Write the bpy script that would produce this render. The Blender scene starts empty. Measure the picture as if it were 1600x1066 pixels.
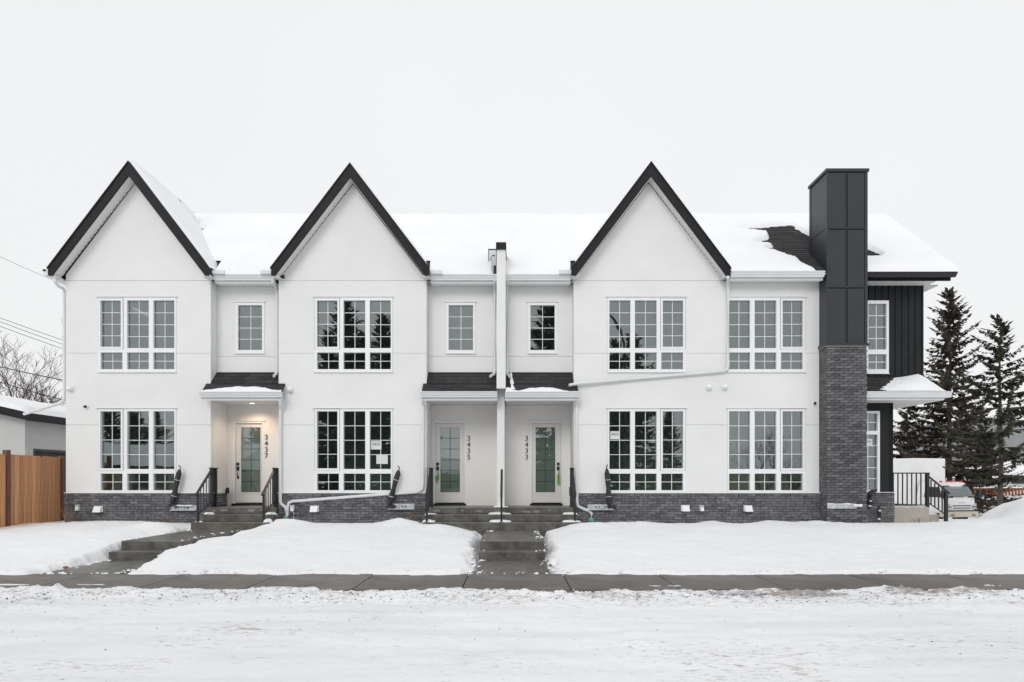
import bpy, bmesh, math, random
import numpy as np
from mathutils import Vector, Matrix, noise as mnoise

random.seed(7)
rng = np.random.default_rng(7)
scene = bpy.context.scene
COL = scene.collection

# ------------------------------------------------------------------ camera, sky, sun, exposure
F = 1067.0; HX, HY, CAM_H = 800.0, 750.0, 1.5        # focal length in px of the 1600 px frame, horizon, eye height
cam = bpy.data.cameras.new('camera'); cam_o = bpy.data.objects.new('camera', cam); COL.objects.link(cam_o)
cam_o.location = (0, 0, CAM_H); cam_o.rotation_euler = (math.radians(90), 0, 0)
cam.sensor_width = 36; cam.lens = F / 1600 * 36; cam.shift_y = (HY - 533) / 1600
cam.clip_start = .1; cam.clip_end = 2000
scene.camera = cam_o

SUN_EL, SUN_AZ = math.radians(31), math.radians(194)   # overcast, light a little from behind the camera
world = bpy.data.worlds.new('World'); scene.world = world; world.use_nodes = True
nt = world.node_tree; nt.nodes.clear()
out = nt.nodes.new('ShaderNodeOutputWorld')
sky = nt.nodes.new('ShaderNodeTexSky'); sky.sky_type = 'NISHITA'; sky.sun_disc = False
sky.sun_elevation = SUN_EL; sky.sun_rotation = SUN_AZ; sky.dust_density = 1; sky.air_density = 1.5
hsv = nt.nodes.new('ShaderNodeHueSaturation'); hsv.inputs['Saturation'].default_value = .18
bg1 = nt.nodes.new('ShaderNodeBackground'); bg1.inputs['Strength'].default_value = .012
nt.links.new(sky.outputs[0], hsv.inputs['Color']); nt.links.new(hsv.outputs[0], bg1.inputs['Color'])
tc = nt.nodes.new('ShaderNodeTexCoord'); sx = nt.nodes.new('ShaderNodeSeparateXYZ')
nt.links.new(tc.outputs['Generated'], sx.inputs[0])
mr = nt.nodes.new('ShaderNodeMapRange'); mr.inputs['From Min'].default_value = 0; mr.inputs['From Max'].default_value = 1
mr.inputs['To Min'].default_value = .965; mr.inputs['To Max'].default_value = 1.02
nt.links.new(sx.outputs['Z'], mr.inputs['Value'])
cn = nt.nodes.new('ShaderNodeTexNoise'); cn.inputs['Scale'].default_value = 1.6; cn.inputs['Detail'].default_value = 3
nt.links.new(tc.outputs['Generated'], cn.inputs['Vector'])
mr2 = nt.nodes.new('ShaderNodeMapRange'); mr2.inputs['From Min'].default_value = .3; mr2.inputs['From Max'].default_value = .7
mr2.inputs['To Min'].default_value = .975; mr2.inputs['To Max'].default_value = 1.025
nt.links.new(cn.outputs[0], mr2.inputs['Value'])
mu = nt.nodes.new('ShaderNodeMath'); mu.operation = 'MULTIPLY'
nt.links.new(mr.outputs[0], mu.inputs[0]); nt.links.new(mr2.outputs[0], mu.inputs[1])
bg2 = nt.nodes.new('ShaderNodeBackground'); bg2.inputs['Color'].default_value = (.822, .828, .836, 1)
mu2 = nt.nodes.new('ShaderNodeMath'); mu2.operation = 'MULTIPLY'; mu2.inputs[1].default_value = .98
nt.links.new(mu.outputs[0], mu2.inputs[0]); nt.links.new(mu2.outputs[0], bg2.inputs['Strength'])
ad = nt.nodes.new('ShaderNodeAddShader')
nt.links.new(bg1.outputs[0], ad.inputs[0]); nt.links.new(bg2.outputs[0], ad.inputs[1]); nt.links.new(ad.outputs[0], out.inputs['Surface'])

sl = bpy.data.lights.new('sun', 'SUN'); sl.energy = .95; sl.angle = math.radians(26); sl.color = (1, .985, .96)
so = bpy.data.objects.new('sun', sl); COL.objects.link(so)
so.rotation_euler = (math.radians(90) - SUN_EL, 0, math.radians(-14))
so.location = (-5, -20, 30)
vs = scene.view_settings; vs.view_transform = 'Standard'; vs.look = 'None'; vs.exposure = .06; vs.gamma = 1; vs.use_curve_mapping = False

def P(px, py, Y): return Vector(((px - HX) * Y / F, Y, CAM_H + (HY - py) * Y / F))
def X(px, Y): return (px - HX) * Y / F
def Z(py, Y): return CAM_H + (HY - py) * Y / F

# ------------------------------------------------------------------ materials
MATS = {}
def mat(name, col, rough=.6, metal=0, spec=.5, var=0, vscale=3, bump=0, bscale=60, col2=None, rand=0, bdist=.01, stretch=None):
    m = bpy.data.materials.new(name); m.use_nodes = True
    n = m.node_tree; b = n.nodes['Principled BSDF']
    b.inputs['Roughness'].default_value = rough; b.inputs['Metallic'].default_value = metal
    b.inputs['Specular IOR Level'].default_value = spec
    src = None
    tco = n.nodes.new('ShaderNodeTexCoord'); vec = tco.outputs['Object']
    if stretch:
        mp = n.nodes.new('ShaderNodeMapping'); mp.inputs['Scale'].default_value = stretch
        n.links.new(vec, mp.inputs[0]); vec = mp.outputs[0]
    c1 = (*col, 1)
    if var or col2:
        nz = n.nodes.new('ShaderNodeTexNoise'); nz.inputs['Scale'].default_value = vscale; nz.inputs['Detail'].default_value = 6
        nz.inputs['Roughness'].default_value = .62
        n.links.new(vec, nz.inputs['Vector'])
        rp = n.nodes.new('ShaderNodeValToRGB')
        ca = col2 if col2 else tuple(c * (1 + var) for c in col)
        cb = col if col2 else tuple(c * (1 - var) for c in col)
        rp.color_ramp.elements[0].position = .36; rp.color_ramp.elements[1].position = .64
        rp.color_ramp.elements[0].color = (*cb, 1); rp.color_ramp.elements[1].color = (*ca, 1)
        n.links.new(nz.outputs[0], rp.inputs[0]); src = rp.outputs[0]
    if rand:
        oi = n.nodes.new('ShaderNodeObjectInfo')
        mr = n.nodes.new('ShaderNodeMapRange'); mr.inputs['To Min'].default_value = 1 - rand; mr.inputs['To Max'].default_value = 1 + rand
        n.links.new(oi.outputs['Random'], mr.inputs['Value'])
        at = n.nodes.new('ShaderNodeAttribute'); at.attribute_name = 'tone'
        mx = n.nodes.new('ShaderNodeMath'); mx.operation = 'ADD'
        n.links.new(mr.outputs[0], mx.inputs[0]); n.links.new(at.outputs['Fac'], mx.inputs[1])
        vm = n.nodes.new('ShaderNodeVectorMath'); vm.operation = 'SCALE'
        if src: n.links.new(src, vm.inputs[0])
        else: vm.inputs[0].default_value = col
        n.links.new(mx.outputs[0], vm.inputs['Scale']); src = vm.outputs[0]
    if src: n.links.new(src, b.inputs['Base Color'])
    else: b.inputs['Base Color'].default_value = c1
    if bump:
        nb = n.nodes.new('ShaderNodeTexNoise'); nb.inputs['Scale'].default_value = bscale; nb.inputs['Detail'].default_value = 5
        n.links.new(vec, nb.inputs['Vector'])
        bp = n.nodes.new('ShaderNodeBump'); bp.inputs['Strength'].default_value = bump; bp.inputs['Distance'].default_value = bdist
        n.links.new(nb.outputs[0], bp.inputs['Height']); n.links.new(bp.outputs[0], b.inputs['Normal'])
    MATS[name] = m
    return m

STUCCO = mat('stucco', (.76, .765, .76), .9, var=.03, vscale=.7, bump=.5, bscale=140, bdist=.004)
STUCCO_LIT = mat('stucco_brightened', (.82, .795, .77), .9, var=.02, vscale=.9, bump=.3, bscale=140, bdist=.004)  # wall stucco again, lightened and warmed to paint light into the porch recesses
WHITE = mat('white_vinyl', (.80, .81, .82), .4, var=.02, vscale=4)
GUTTER = mat('white_aluminium', (.70, .715, .73), .42, var=.03, vscale=3)
SOFFIT = mat('soffit_panel', (.70, .70, .69), .6, var=.02, vscale=5)
HOLE = mat('vent_hole', (.05, .05, .05), .9)
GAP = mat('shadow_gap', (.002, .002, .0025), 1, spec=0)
DARK = mat('dark_fascia', (.0095, .010, .012), .6, spec=.28, var=.25, vscale=3)
METAL = mat('charcoal_metal', (.020, .0240, .030), .40, spec=.5, var=.12, vscale=1.2)
BATTEN = mat('black_siding', (.011, .0125, .015), .6, spec=.3, var=.2, vscale=2)
BRICK = mat('grey_brick', (.066, .064, .070), .85, col2=(.130, .126, .135), vscale=14, rand=.42, bump=.6, bscale=45, bdist=.006)
MORTAR = mat('mortar', (.048, .047, .05), .95, var=.3, vscale=20)
SHINGLE = mat('asphalt_shingle', (.020, .020, .022), .92, col2=(.042, .042, .045), vscale=30, rand=.35, bump=.7, bscale=160, bdist=.004)
CONC = mat('damp_concrete', (.066, .062, .053), .36, col2=(.150, .142, .126), vscale=4, bump=.25, bscale=120, bdist=.003)
WALK = mat('pavement_concrete', (.086, .072, .063), .5, col2=(.165, .145, .130), vscale=1.5, rand=.10, bump=.3, bscale=180, bdist=.003)
BEIGE = mat('beige_concrete', (.33, .30, .26), .85, col2=(.42, .39, .34), vscale=3, bump=.3, bscale=60)
RAIL = mat('black_rail', (.016, .017, .020), .45, var=.1)
CEDAR = mat('cedar_board', (.41, .18, .08), .75, col2=(.64, .34, .165), vscale=5, rand=.22, stretch=(6, 6, .5), bump=.3, bscale=20)
POST = mat('stained_post', (.10, .042, .024), .75, col2=(.18, .085, .045), vscale=6, stretch=(5, 5, .6), bump=.3, bscale=20)
DOOR = mat('door_paint', (.72, .70, .67), .45, var=.015, vscale=3)
BLACK = mat('black_hardware', (.010, .010, .011), .4)
PIPE = mat('pipe_insulation', (.030, .031, .034), .8, var=.4, vscale=18, bump=.5, bscale=40)
GALV = mat('galvanised', (.52, .54, .56), .42, metal=.4, var=.2, vscale=12)
INTER = mat('interior_wall', (.72, .76, .72), .9)
BARK = mat('spruce_bark', (.075, .055, .045), .95, col2=(.14, .11, .09), vscale=10, stretch=(3, 3, .8), bump=1, bscale=14, bdist=.05)
TWIG = mat('bare_twig', (.060, .030, .030), .9, var=.3)
NEEDLE = mat('spruce_needle', (.026, .030, .018), .85, col2=(.078, .080, .048), vscale=1.1, rand=.15)
NEEDLE_B = mat('spruce_needle_brown', (.036, .027, .022), .85, col2=(.105, .082, .060), vscale=1.3, rand=.15)
CABLE = mat('cable', (.05, .05, .055), .7)
GREENTAG = mat('green_tag', (.05, .33, .04), .5)
TEAL = mat('teal_pipe', (.08, .36, .26), .5)
RED = mat('red_cap', (.55, .03, .05), .5)
PAPER = mat('paper', (.64, .67, .67), .8)
INK = mat('ink', (.02, .02, .02), .8)
TRUCKW = mat('truck_white', (.82, .82, .81), .32, var=.03, vscale=2)
CREAM = mat('truck_cream', (.60, .56, .46), .5, var=.06, vscale=4)
TYRE = mat('tyre', (.02, .02, .02), .9)
AMBER = mat('marker_red', (.65, .05, .04), .35)
STONEGREY = mat('neighbour_stucco', (.50, .50, .49), .9, var=.04, vscale=1, bump=.2, bscale=80)
GREYWALL = mat('far_grey_wall', (.25, .255, .26), .9, var=.06, vscale=.2)
HEDGE = mat('hedge_leaf', (.020, .014, .013), .9, var=.4, vscale=4)
REDFENCE = mat('red_cedar', (.24, .06, .02), .8, var=.25, vscale=5, rand=.2)
TAN = mat('tan_stucco', (.30, .28, .20), .9, var=.05)
ASPHALT = mat('asphalt', (.05, .05, .052), .9, var=.2, vscale=8)
STEM = mat('dry_stem', (.20, .11, .06), .9, var=.3)
LEAFD = mat('dead_leaf', (.30, .18, .03), .8)

def snow_mat(name, dirty):
    m = bpy.data.materials.new(name); m.use_nodes = True
    n = m.node_tree; b = n.nodes['Principled BSDF']; L = n.links.new
    b.inputs['Roughness'].default_value = .75; b.inputs['Specular IOR Level'].default_value = .25
    tco = n.nodes.new('ShaderNodeTexCoord')
    n1 = n.nodes.new('ShaderNodeTexNoise'); n1.inputs['Scale'].default_value = .9; n1.inputs['Detail'].default_value = 5
    L(tco.outputs['Object'], n1.inputs['Vector'])
    rp = n.nodes.new('ShaderNodeValToRGB')
    rp.color_ramp.elements[0].position = .3; rp.color_ramp.elements[0].color = (.825, .838, .86, 1)
    rp.color_ramp.elements[1].position = .7; rp.color_ramp.elements[1].color = (.87, .875, .886, 1)
    L(n1.outputs[0], rp.inputs[0]); src = rp.outputs[0]
    if dirty:
        # grit: fine streaks of sand and dirt lying on the packed road snow, thicker where the attribute 'dirt' says so
        mp = n.nodes.new('ShaderNodeMapping'); mp.inputs['Scale'].default_value = (1.6, 3.6, 1)
        L(tco.outputs['Object'], mp.inputs[0])
        g = n.nodes.new('ShaderNodeTexNoise'); g.inputs['Scale'].default_value = 5.5; g.inputs['Detail'].default_value = 9; g.inputs['Roughness'].default_value = .78
        L(mp.outputs[0], g.inputs['Vector'])
        at = n.nodes.new('ShaderNodeAttribute'); at.attribute_name = 'dirt'
        ad = n.nodes.new('ShaderNodeMath'); ad.operation = 'ADD'
        L(g.outputs[0], ad.inputs[0]); L(at.outputs['Fac'], ad.inputs[1])
        rr = n.nodes.new('ShaderNodeMapRange'); rr.inputs['From Min'].default_value = .56; rr.inputs['From Max'].default_value = .70
        rr.inputs['To Max'].default_value = .9; rr.clamp = True
        L(ad.outputs[0], rr.inputs['Value'])
        n2 = n.nodes.new('ShaderNodeTexNoise'); n2.inputs['Scale'].default_value = 2.5
        L(tco.outputs['Object'], n2.inputs['Vector'])
        dr = n.nodes.new('ShaderNodeValToRGB')
        dr.color_ramp.elements[0].position = .42; dr.color_ramp.elements[0].color = (.27, .265, .26, 1)
        dr.color_ramp.elements[1].position = .62; dr.color_ramp.elements[1].color = (.32, .24, .185, 1)
        L(n2.outputs[0], dr.inputs[0])
        mx = n.nodes.new('ShaderNodeMixRGB'); L(rr.outputs[0], mx.inputs[0]); L(src, mx.inputs[1]); L(dr.outputs[0], mx.inputs[2])
        # faint tyre-polished grey along the lane
        mp2 = n.nodes.new('ShaderNodeMapping'); mp2.inputs['Scale'].default_value = (.22, 1.6, 1)
        L(tco.outputs['Object'], mp2.inputs[0])
        n3 = n.nodes.new('ShaderNodeTexNoise'); n3.inputs['Scale'].default_value = 1.5; n3.inputs['Detail'].default_value = 6
        L(mp2.outputs[0], n3.inputs['Vector'])
        r3 = n.nodes.new('ShaderNodeValToRGB')
        r3.color_ramp.elements[0].position = .38; r3.color_ramp.elements[0].color = (.925, .933, .945, 1)
        r3.color_ramp.elements[1].position = .55; r3.color_ramp.elements[1].color = (1, 1, 1, 1)
        L(n3.outputs[0], r3.inputs[0])
        mm = n.nodes.new('ShaderNodeMixRGB'); mm.blend_type = 'MULTIPLY'; mm.inputs[0].default_value = 1
        L(mx.outputs[0], mm.inputs[1]); L(r3.outputs[0], mm.inputs[2]); src = mm.outputs[0]
    L(src, b.inputs['Base Color'])
    nb = n.nodes.new('ShaderNodeTexNoise'); nb.inputs['Scale'].default_value = 26 if dirty else 16; nb.inputs['Detail'].default_value = 6
    L(tco.outputs['Object'], nb.inputs['Vector'])
    bp = n.nodes.new('ShaderNodeBump'); bp.inputs['Strength'].default_value = .35; bp.inputs['Distance'].default_value = .02
    L(nb.outputs[0], bp.inputs['Height']); L(bp.outputs[0], b.inputs['Normal'])
    return m
SNOW = snow_mat('snow', False); SNOWD = snow_mat('road_snow', True)

def glass_mat(name, tint, refl):
    m = bpy.data.materials.new(name); m.use_nodes = True
    n = m.node_tree; n.nodes.clear(); L = n.links.new
    o = n.nodes.new('ShaderNodeOutputMaterial')
    t = n.nodes.new('ShaderNodeBsdfTransparent'); t.inputs[0].default_value = (*tint, 1)
    g = n.nodes.new('ShaderNodeBsdfGlossy'); g.inputs['Roughness'].default_value = .0; g.inputs['Color'].default_value = (.93, .97, 1, 1)
    lw = n.nodes.new('ShaderNodeFresnel'); lw.inputs['IOR'].default_value = 1.5
    ad = n.nodes.new('ShaderNodeMath'); ad.operation = 'ADD'; ad.inputs[1].default_value = refl - .04; ad.use_clamp = True
    L(lw.outputs[0], ad.inputs[0])
    # slight waviness of float glass
    tco = n.nodes.new('ShaderNodeTexCoord'); nb = n.nodes.new('ShaderNodeTexNoise'); nb.inputs['Scale'].default_value = 1.1
    L(tco.outputs['Object'], nb.inputs['Vector'])
    bp = n.nodes.new('ShaderNodeBump'); bp.inputs['Strength'].default_value = .12; bp.inputs['Distance'].default_value = .02
    L(nb.outputs[0], bp.inputs['Height']); L(bp.outputs[0], g.inputs['Normal'])
    mx = n.nodes.new('ShaderNodeMixShader'); L(ad.outputs[0], mx.inputs[0]); L(t.outputs[0], mx.inputs[1]); L(g.outputs[0], mx.inputs[2])
    L(mx.outputs[0], o.inputs['Surface'])
    return m
GLASS = glass_mat('window_glass', (.70, .76, .73), .165)
DGLASS = glass_mat('frosted_door_glass', (.30, .36, .34), .19)
_n = DGLASS.node_tree; _d = _n.nodes.new('ShaderNodeBsdfDiffuse'); _d.inputs[0].default_value = (.125, .165, .147, 1)   # frosted backing of the privacy glass
_m = [x for x in _n.nodes if x.type == 'MIX_SHADER'][0]; _n.links.new(_d.outputs[0], _m.inputs[1])
TGLASS = glass_mat('truck_glass', (.35, .45, .45), .22)

# ------------------------------------------------------------------ mesh helpers
class MB:
    def __init__(s): s.v = []; s.f = []; s.tone = []
    def add(s, vs, fs, tone=0):
        o = len(s.v); s.v += [tuple(v) for v in vs]; s.f += [tuple(i + o for i in f) for f in fs]; s.tone += [tone] * len(fs); return s
    def box(s, x0, x1, y0, y1, z0, z1, tone=0):
        return s.add([(x0, y0, z0), (x1, y0, z0), (x1, y1, z0), (x0, y1, z0), (x0, y0, z1), (x1, y0, z1), (x1, y1, z1), (x0, y1, z1)],
                     [(0, 3, 2, 1), (4, 5, 6, 7), (0, 1, 5, 4), (1, 2, 6, 5), (2, 3, 7, 6), (3, 0, 4, 7)], tone)
    def hexa(s, b, t):      # 4 bottom pts, 4 top pts, counter-clockwise seen from above
        return s.add(list(b) + list(t), [(0, 3, 2, 1), (4, 5, 6, 7), (0, 1, 5, 4), (1, 2, 6, 5), (2, 3, 7, 6), (3, 0, 4, 7)])
    def prism_y(s, pts, y0, y1):    # polygon in xz, counter-clockwise seen from -y
        n = len(pts)
        vs = [(x, y0, z) for x, z in pts] + [(x, y1, z) for x, z in pts]
        fs = [tuple(range(n)), tuple(range(2 * n - 1, n - 1, -1))] + [(i, i + n, (i + 1) % n + n, (i + 1) % n) for i in range(n)]
        return s.add(vs, fs)
    def prism_x(s, pts, x0, x1):    # polygon in yz
        n = len(pts)
        vs = [(x0, y, z) for y, z in pts] + [(x1, y, z) for y, z in pts]
        fs = [tuple(range(n - 1, -1, -1)), tuple(range(n, 2 * n))] + [(i, (i + 1) % n, (i + 1) % n + n, i + n) for i in range(n)]
        return s.add(vs, fs)
    def tube(s, path, r, n=8, cap=True):
        path = [Vector(p) for p in path]; rs = r if isinstance(r, (list, tuple)) else [r] * len(path)
        base = len(s.v); up = None
        for i, p in enumerate(path):
            d = (path[min(i + 1, len(path) - 1)] - path[max(i - 1, 0)]).normalized()
            if up is None: up = Vector((0, 0, 1)) if abs(d.z) < .9 else Vector((1, 0, 0))
            a = d.cross(up)
            if a.length < 1e-4: a = d.cross(Vector((0, 1, 0)))
            a.normalize(); b = d.cross(a).normalized()
            for k in range(n):
                t = 2 * math.pi * k / n + math.pi / n
                s.v.append(tuple(p + (a * math.cos(t) + b * math.sin(t)) * rs[i]))
        for i in range(len(path) - 1):
            for k in range(n):
                k2 = (k + 1) % n
                s.f.append((base + i * n + k, base + (i + 1) * n + k, base + (i + 1) * n + k2, base + i * n + k2)); s.tone.append(0)
        if cap:
            s.f.append(tuple(base + k for k in range(n))); s.tone.append(0)
            s.f.append(tuple(base + (len(path) - 1) * n + k for k in range(n - 1, -1, -1))); s.tone.append(0)
        return s
    def mesh(s, name, m, smooth=False, bevel=0, recalc=True):
        me = bpy.data.meshes.new(name)
        me.from_pydata(s.v, [], s.f)
        if any(s.tone):
            at = me.attributes.new('tone', 'FLOAT', 'FACE'); at.data.foreach_set('value', s.tone)
        if recalc or bevel:
            bm = bmesh.new(); bm.from_mesh(me)
            if bevel:
                bmesh.ops.remove_doubles(bm, verts=bm.verts, dist=1e-5)
                bmesh.ops.bevel(bm, geom=list(bm.edges), offset=bevel, segments=2, affect='EDGES', profile=.6)
            bmesh.ops.recalc_face_normals(bm, faces=bm.faces)
            bm.to_mesh(me); bm.free()
        me.materials.append(m)
        if smooth: me.polygons.foreach_set('use_smooth', [True] * len(me.polygons))
        return me
    def build(s, name, m, parent=None, **k):
        return link(name, s.mesh(name, m, **k), parent)

def world_mat(o):
    m = Matrix.LocRotScale(o.location, o.rotation_euler, o.scale)
    return (world_mat(o.parent) @ o.matrix_parent_inverse @ m) if o.parent else m
def link(name, data, parent=None, local=False):
    o = bpy.data.objects.new(name, data); COL.objects.link(o)
    if parent is not None:
        o.parent = parent
        if not local: o.matrix_parent_inverse = world_mat(parent).inverted()
    return o
def tag(o, label=None, cat=None, group=None, kind=None):
    if label: o['label'] = label
    if cat: o['category'] = cat
    if group: o['group'] = group
    if kind: o['kind'] = kind
    return o
def thing(name, label, cat, loc=(0, 0, 0), rotz=0, group=None):
    o = bpy.data.objects.new(name, None); COL.objects.link(o); o.empty_display_size = .2
    o.location = loc; o.rotation_euler = (0, 0, rotz)
    return tag(o, label, cat, group)
def bx(name, m, parent, x0, x1, y0, y1, z0, z1, bevel=0):
    return MB().box(x0, x1, y0, y1, z0, z1).build(name, m, parent, bevel=bevel)

def panel(name, m, parent, x0, x1, z0, z1, Y, th, holes=(), extra=None):
    """a wall slab with rectangular openings; front face at Y"""
    holes = [h for h in holes if h[0] < x1 and h[1] > x0 and h[2] < z1 and h[3] > z0]
    xs = sorted({x0, x1, *[min(max(v, x0), x1) for h in holes for v in h[:2]]})
    zs = sorted({z0, z1, *[min(max(v, z0), z1) for h in holes for v in h[2:]]})
    def solid(i, j):
        if i < 0 or j < 0 or i >= len(xs) - 1 or j >= len(zs) - 1: return False
        cx, cz = (xs[i] + xs[i + 1]) / 2, (zs[j] + zs[j + 1]) / 2
        return not any(h[0] < cx < h[1] and h[2] < cz < h[3] for h in holes)
    mb = MB(); y0, y1 = Y, Y + th
    for i in range(len(xs) - 1):
        for j in range(len(zs) - 1):
            if not solid(i, j): continue
            a, b, c, d = xs[i], xs[i + 1], zs[j], zs[j + 1]
            mb.add([(a, y0, c), (b, y0, c), (b, y0, d), (a, y0, d)], [(0, 1, 2, 3)])
            mb.add([(a, y1, c), (b, y1, c), (b, y1, d), (a, y1, d)], [(3, 2, 1, 0)])
            if not solid(i - 1, j): mb.add([(a, y0, c), (a, y0, d), (a, y1, d), (a, y1, c)], [(0, 1, 2, 3)])
            if not solid(i + 1, j): mb.add([(b, y0, c), (b, y1, c), (b, y1, d), (b, y0, d)], [(0, 1, 2, 3)])
            if not solid(i, j - 1): mb.add([(a, y0, c), (a, y1, c), (b, y1, c), (b, y0, c)], [(0, 1, 2, 3)])
            if not solid(i, j + 1): mb.add([(a, y0, d), (b, y0, d), (b, y1, d), (a, y1, d)], [(0, 1, 2, 3)])
    if extra: extra(mb)
    return mb.build(name, m, parent, recalc=False)

def vnoise(x, y, seed=0):
    xi = np.floor(x).astype(np.int64); yi = np.floor(y).astype(np.int64); xf = x - xi; yf = y - yi
    def h(a, b):
        n = (a * 374761393 + b * 668265263 + seed * 974711) & 0xffffffff
        n = ((n ^ (n >> 13)) * 1274126177) & 0xffffffff
        return ((n ^ (n >> 16)) & 0xffff) / 65535.0
    u = xf * xf * (3 - 2 * xf); v = yf * yf * (3 - 2 * yf)
    return (h(xi, yi) * (1 - u) + h(xi + 1, yi) * u) * (1 - v) + (h(xi, yi + 1) * (1 - u) + h(xi + 1, yi + 1) * u) * v
def fbm(x, y, seed=0, o=4):
    r = 0; a = .5; t = 0
    for i in range(o):
        r = r + a * vnoise(x * 2 ** i, y * 2 ** i, seed + i); t += a; a *= .5
    return r / t * 2 - 1      # about -1..1
def sst(a, b, x):
    t = np.clip((x - a) / (b - a), 0, 1); return t * t * (3 - 2 * t)
def gridmesh(name, m, XX, YY, ZZ, parent=None, attrs=None, smooth=True):
    ny, nx = XX.shape
    v = np.stack([XX, YY, ZZ], -1).reshape(-1, 3)
    i = np.arange(ny * nx).reshape(ny, nx)
    f = np.stack([i[:-1, :-1], i[:-1, 1:], i[1:, 1:], i[1:, :-1]], -1).reshape(-1, 4)
    me = bpy.data.meshes.new(name)
    me.vertices.add(len(v)); me.vertices.foreach_set('co', v.astype(np.float32).ravel())
    me.loops.add(f.size); me.loops.foreach_set('vertex_index', f.astype(np.int32).ravel())
    me.polygons.add(len(f)); me.polygons.foreach_set('loop_start', np.arange(0, f.size, 4, dtype=np.int32))
    me.update(calc_edges=True)
    if smooth: me.polygons.foreach_set('use_smooth', np.ones(len(f), bool))
    for k, a in (attrs or {}).items():
        at = me.attributes.new(k, 'FLOAT', 'POINT'); at.data.foreach_set('value', a.astype(np.float32).ravel())
    me.materials.append(m)
    return link(name, me, parent)

# ================================================================== the setting: ground, road, pavement
D, U, B = 17.0, 17.35, 18.0            # depth of the front wall, of the set-back upper wall, of the porch back wall

def ground_z(x, y):
    back = sst(19, 27, y) * sst(9.5, 15, x)
    return -.16 - .66 * back
gx = np.concatenate([np.linspace(-700, -60, 14), np.arange(-56, 57, 2.0), np.linspace(60, 700, 14)])
gy = np.concatenate([np.linspace(-500, -50, 10), np.arange(-46, 70, 2.0), np.linspace(75, 900, 16)])
XX, YY = np.meshgrid(gx, gy)
tag(gridmesh('ground', SNOW, XX, YY, ground_z(XX, YY)), 'snow covered ground around the houses', kind='structure')

# road base, kerb and pavement slabs
tag(MB().box(-60, 60, -7, 9.19, -.40, -.11).build('road', ASPHALT), 'asphalt road under packed snow', kind='structure')
kerb = tag(MB().box(-60, 60, 9.19, 9.355, -.40, -.012).build('kerb', WALK), 'concrete kerb along the pavement', kind='structure')
side = tag(MB().box(-40, 40, 9.36, 10.9, -.40, -.03).build('sidewalk', WALK), 'bare concrete pavement along the snowy road', kind='structure')
slab = MB().box(-.742, .742, 9.362, 10.895, -.028, 0).mesh('paving_slab', WALK, bevel=.008)
for k in range(-17, 17):
    o = link('paving_slab', slab, side); o.location.x = .81 + .75 + 1.5 * k

# ---- road snow: packed, streaked, with a ragged ploughed ridge along the kerb
xs = np.concatenate([np.linspace(-40, -9.6, 60), np.arange(-9.55, 9.56, .026), np.linspace(9.6, 40, 60)])
ys = np.concatenate([np.linspace(-6.9, 5.6, 40), np.arange(5.7, 10.42, .024)])
XX, YY = np.meshgrid(xs, ys)
n1 = fbm(XX * .9, YY * 1.3, 3, 5); n2 = fbm(XX * 3.2, YY * 4.5, 11, 5); n3 = fbm(XX * 14, YY * 18, 23, 3)
edge = 9.24 + .10 * sst(-1.5, -4.5, XX) + .10 * sst(-6.2, -8, XX) - .06 * sst(2.2, 4.2, XX) * sst(7.5, 5, XX) + .05 * sst(6.2, 7.5, XX) \
     - .16 * np.exp(-((XX - .55) / .4) ** 2) + .11 * n1 + .08 * n2 + .03 * n3
patch = sst(.34, .52, fbm(XX * .9 + 5, YY * 4.2, 31, 5) + .25 * np.exp(-((XX + 7.2) / .7) ** 2) + .12 * np.exp(-((XX - .1) / .9) ** 2)) * sst(.75, .3, YY - edge) # thin tongues on the slabs
s = edge - YY
rid = .050 * np.clip(1 - np.exp(-np.clip(s, 0, 9) / .10), 0, 1) * (np.exp(-np.clip(s - .18, 0, 9) / .34)) * (.75 + .55 * n1 + .45 * n2)
rid = np.clip(rid, 0, 1) * (1 + .5 * sst(2.5, 4.5, XX))
tr = np.zeros_like(XX)
for yc, w, dpt in ((7.05, .10, .013), (7.42, .08, .010), (6.30, .10, .012), (8.15, .12, .014), (8.5, .09, .012)):
    tr -= dpt * np.exp(-((YY - yc - .08 * fbm(XX * .25, YY * 0, 41 + int(yc * 10), 2)) / w) ** 2) * (.6 + .6 * fbm(XX * .6, YY, 47, 3))
base = -.055 + .040 * sst(8.2, 9.3, YY) + .009 * n1 + .009 * n2 + .007 * n3 * (.35 + .65 * sst(6.8, 8.8, YY)) + tr
inside = sst(-.05, .05, s + .02 * n3)
z = np.where(s > -.06, base * inside + rid + (.012 + .012 * n2) * inside - .03 * (1 - inside), -.035)
onwalk = (YY > 9.15)
z = np.where(onwalk & (s > 0), np.maximum(z, .006 + .04 * np.clip(s, 0, .4) + .012 * n3 * np.clip(s * 6, 0, 1)), z)
patch = patch + .45 * n3 * (patch > .1)
z = np.where((s <= 0) & (patch > .5), .003 + .006 * patch, z)
chunk = (np.clip(fbm(XX * 6, YY * 8, 61, 3) - .22, 0, 1) * .075 * sst(8.45, 8.9, YY) + np.clip(fbm(XX * 13, YY * 16, 63, 3) - .28, 0, 1) * .05 * sst(7.9, 8.8, YY)) * inside
z = z + chunk
pn = fbm(XX * .45, YY * 1.3, 71, 4); pm = fbm(XX * 1.3, YY * 3.0, 73, 4)
dirt = -.048 + .050 * sst(-.1, .4, pn) + .055 * sst(0, .45, pm) + .075 * sst(8.0, 8.8, YY) + .11 * sst(8.65, 8.9, YY) * (.3 + .7 * sst(1.0, 3.0, XX)) * sst(-.35, .2, pm)
dirt = dirt + .045 * sst(-.003, -.012, tr)
dirt = np.where(s < .04, -.3, dirt)
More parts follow.
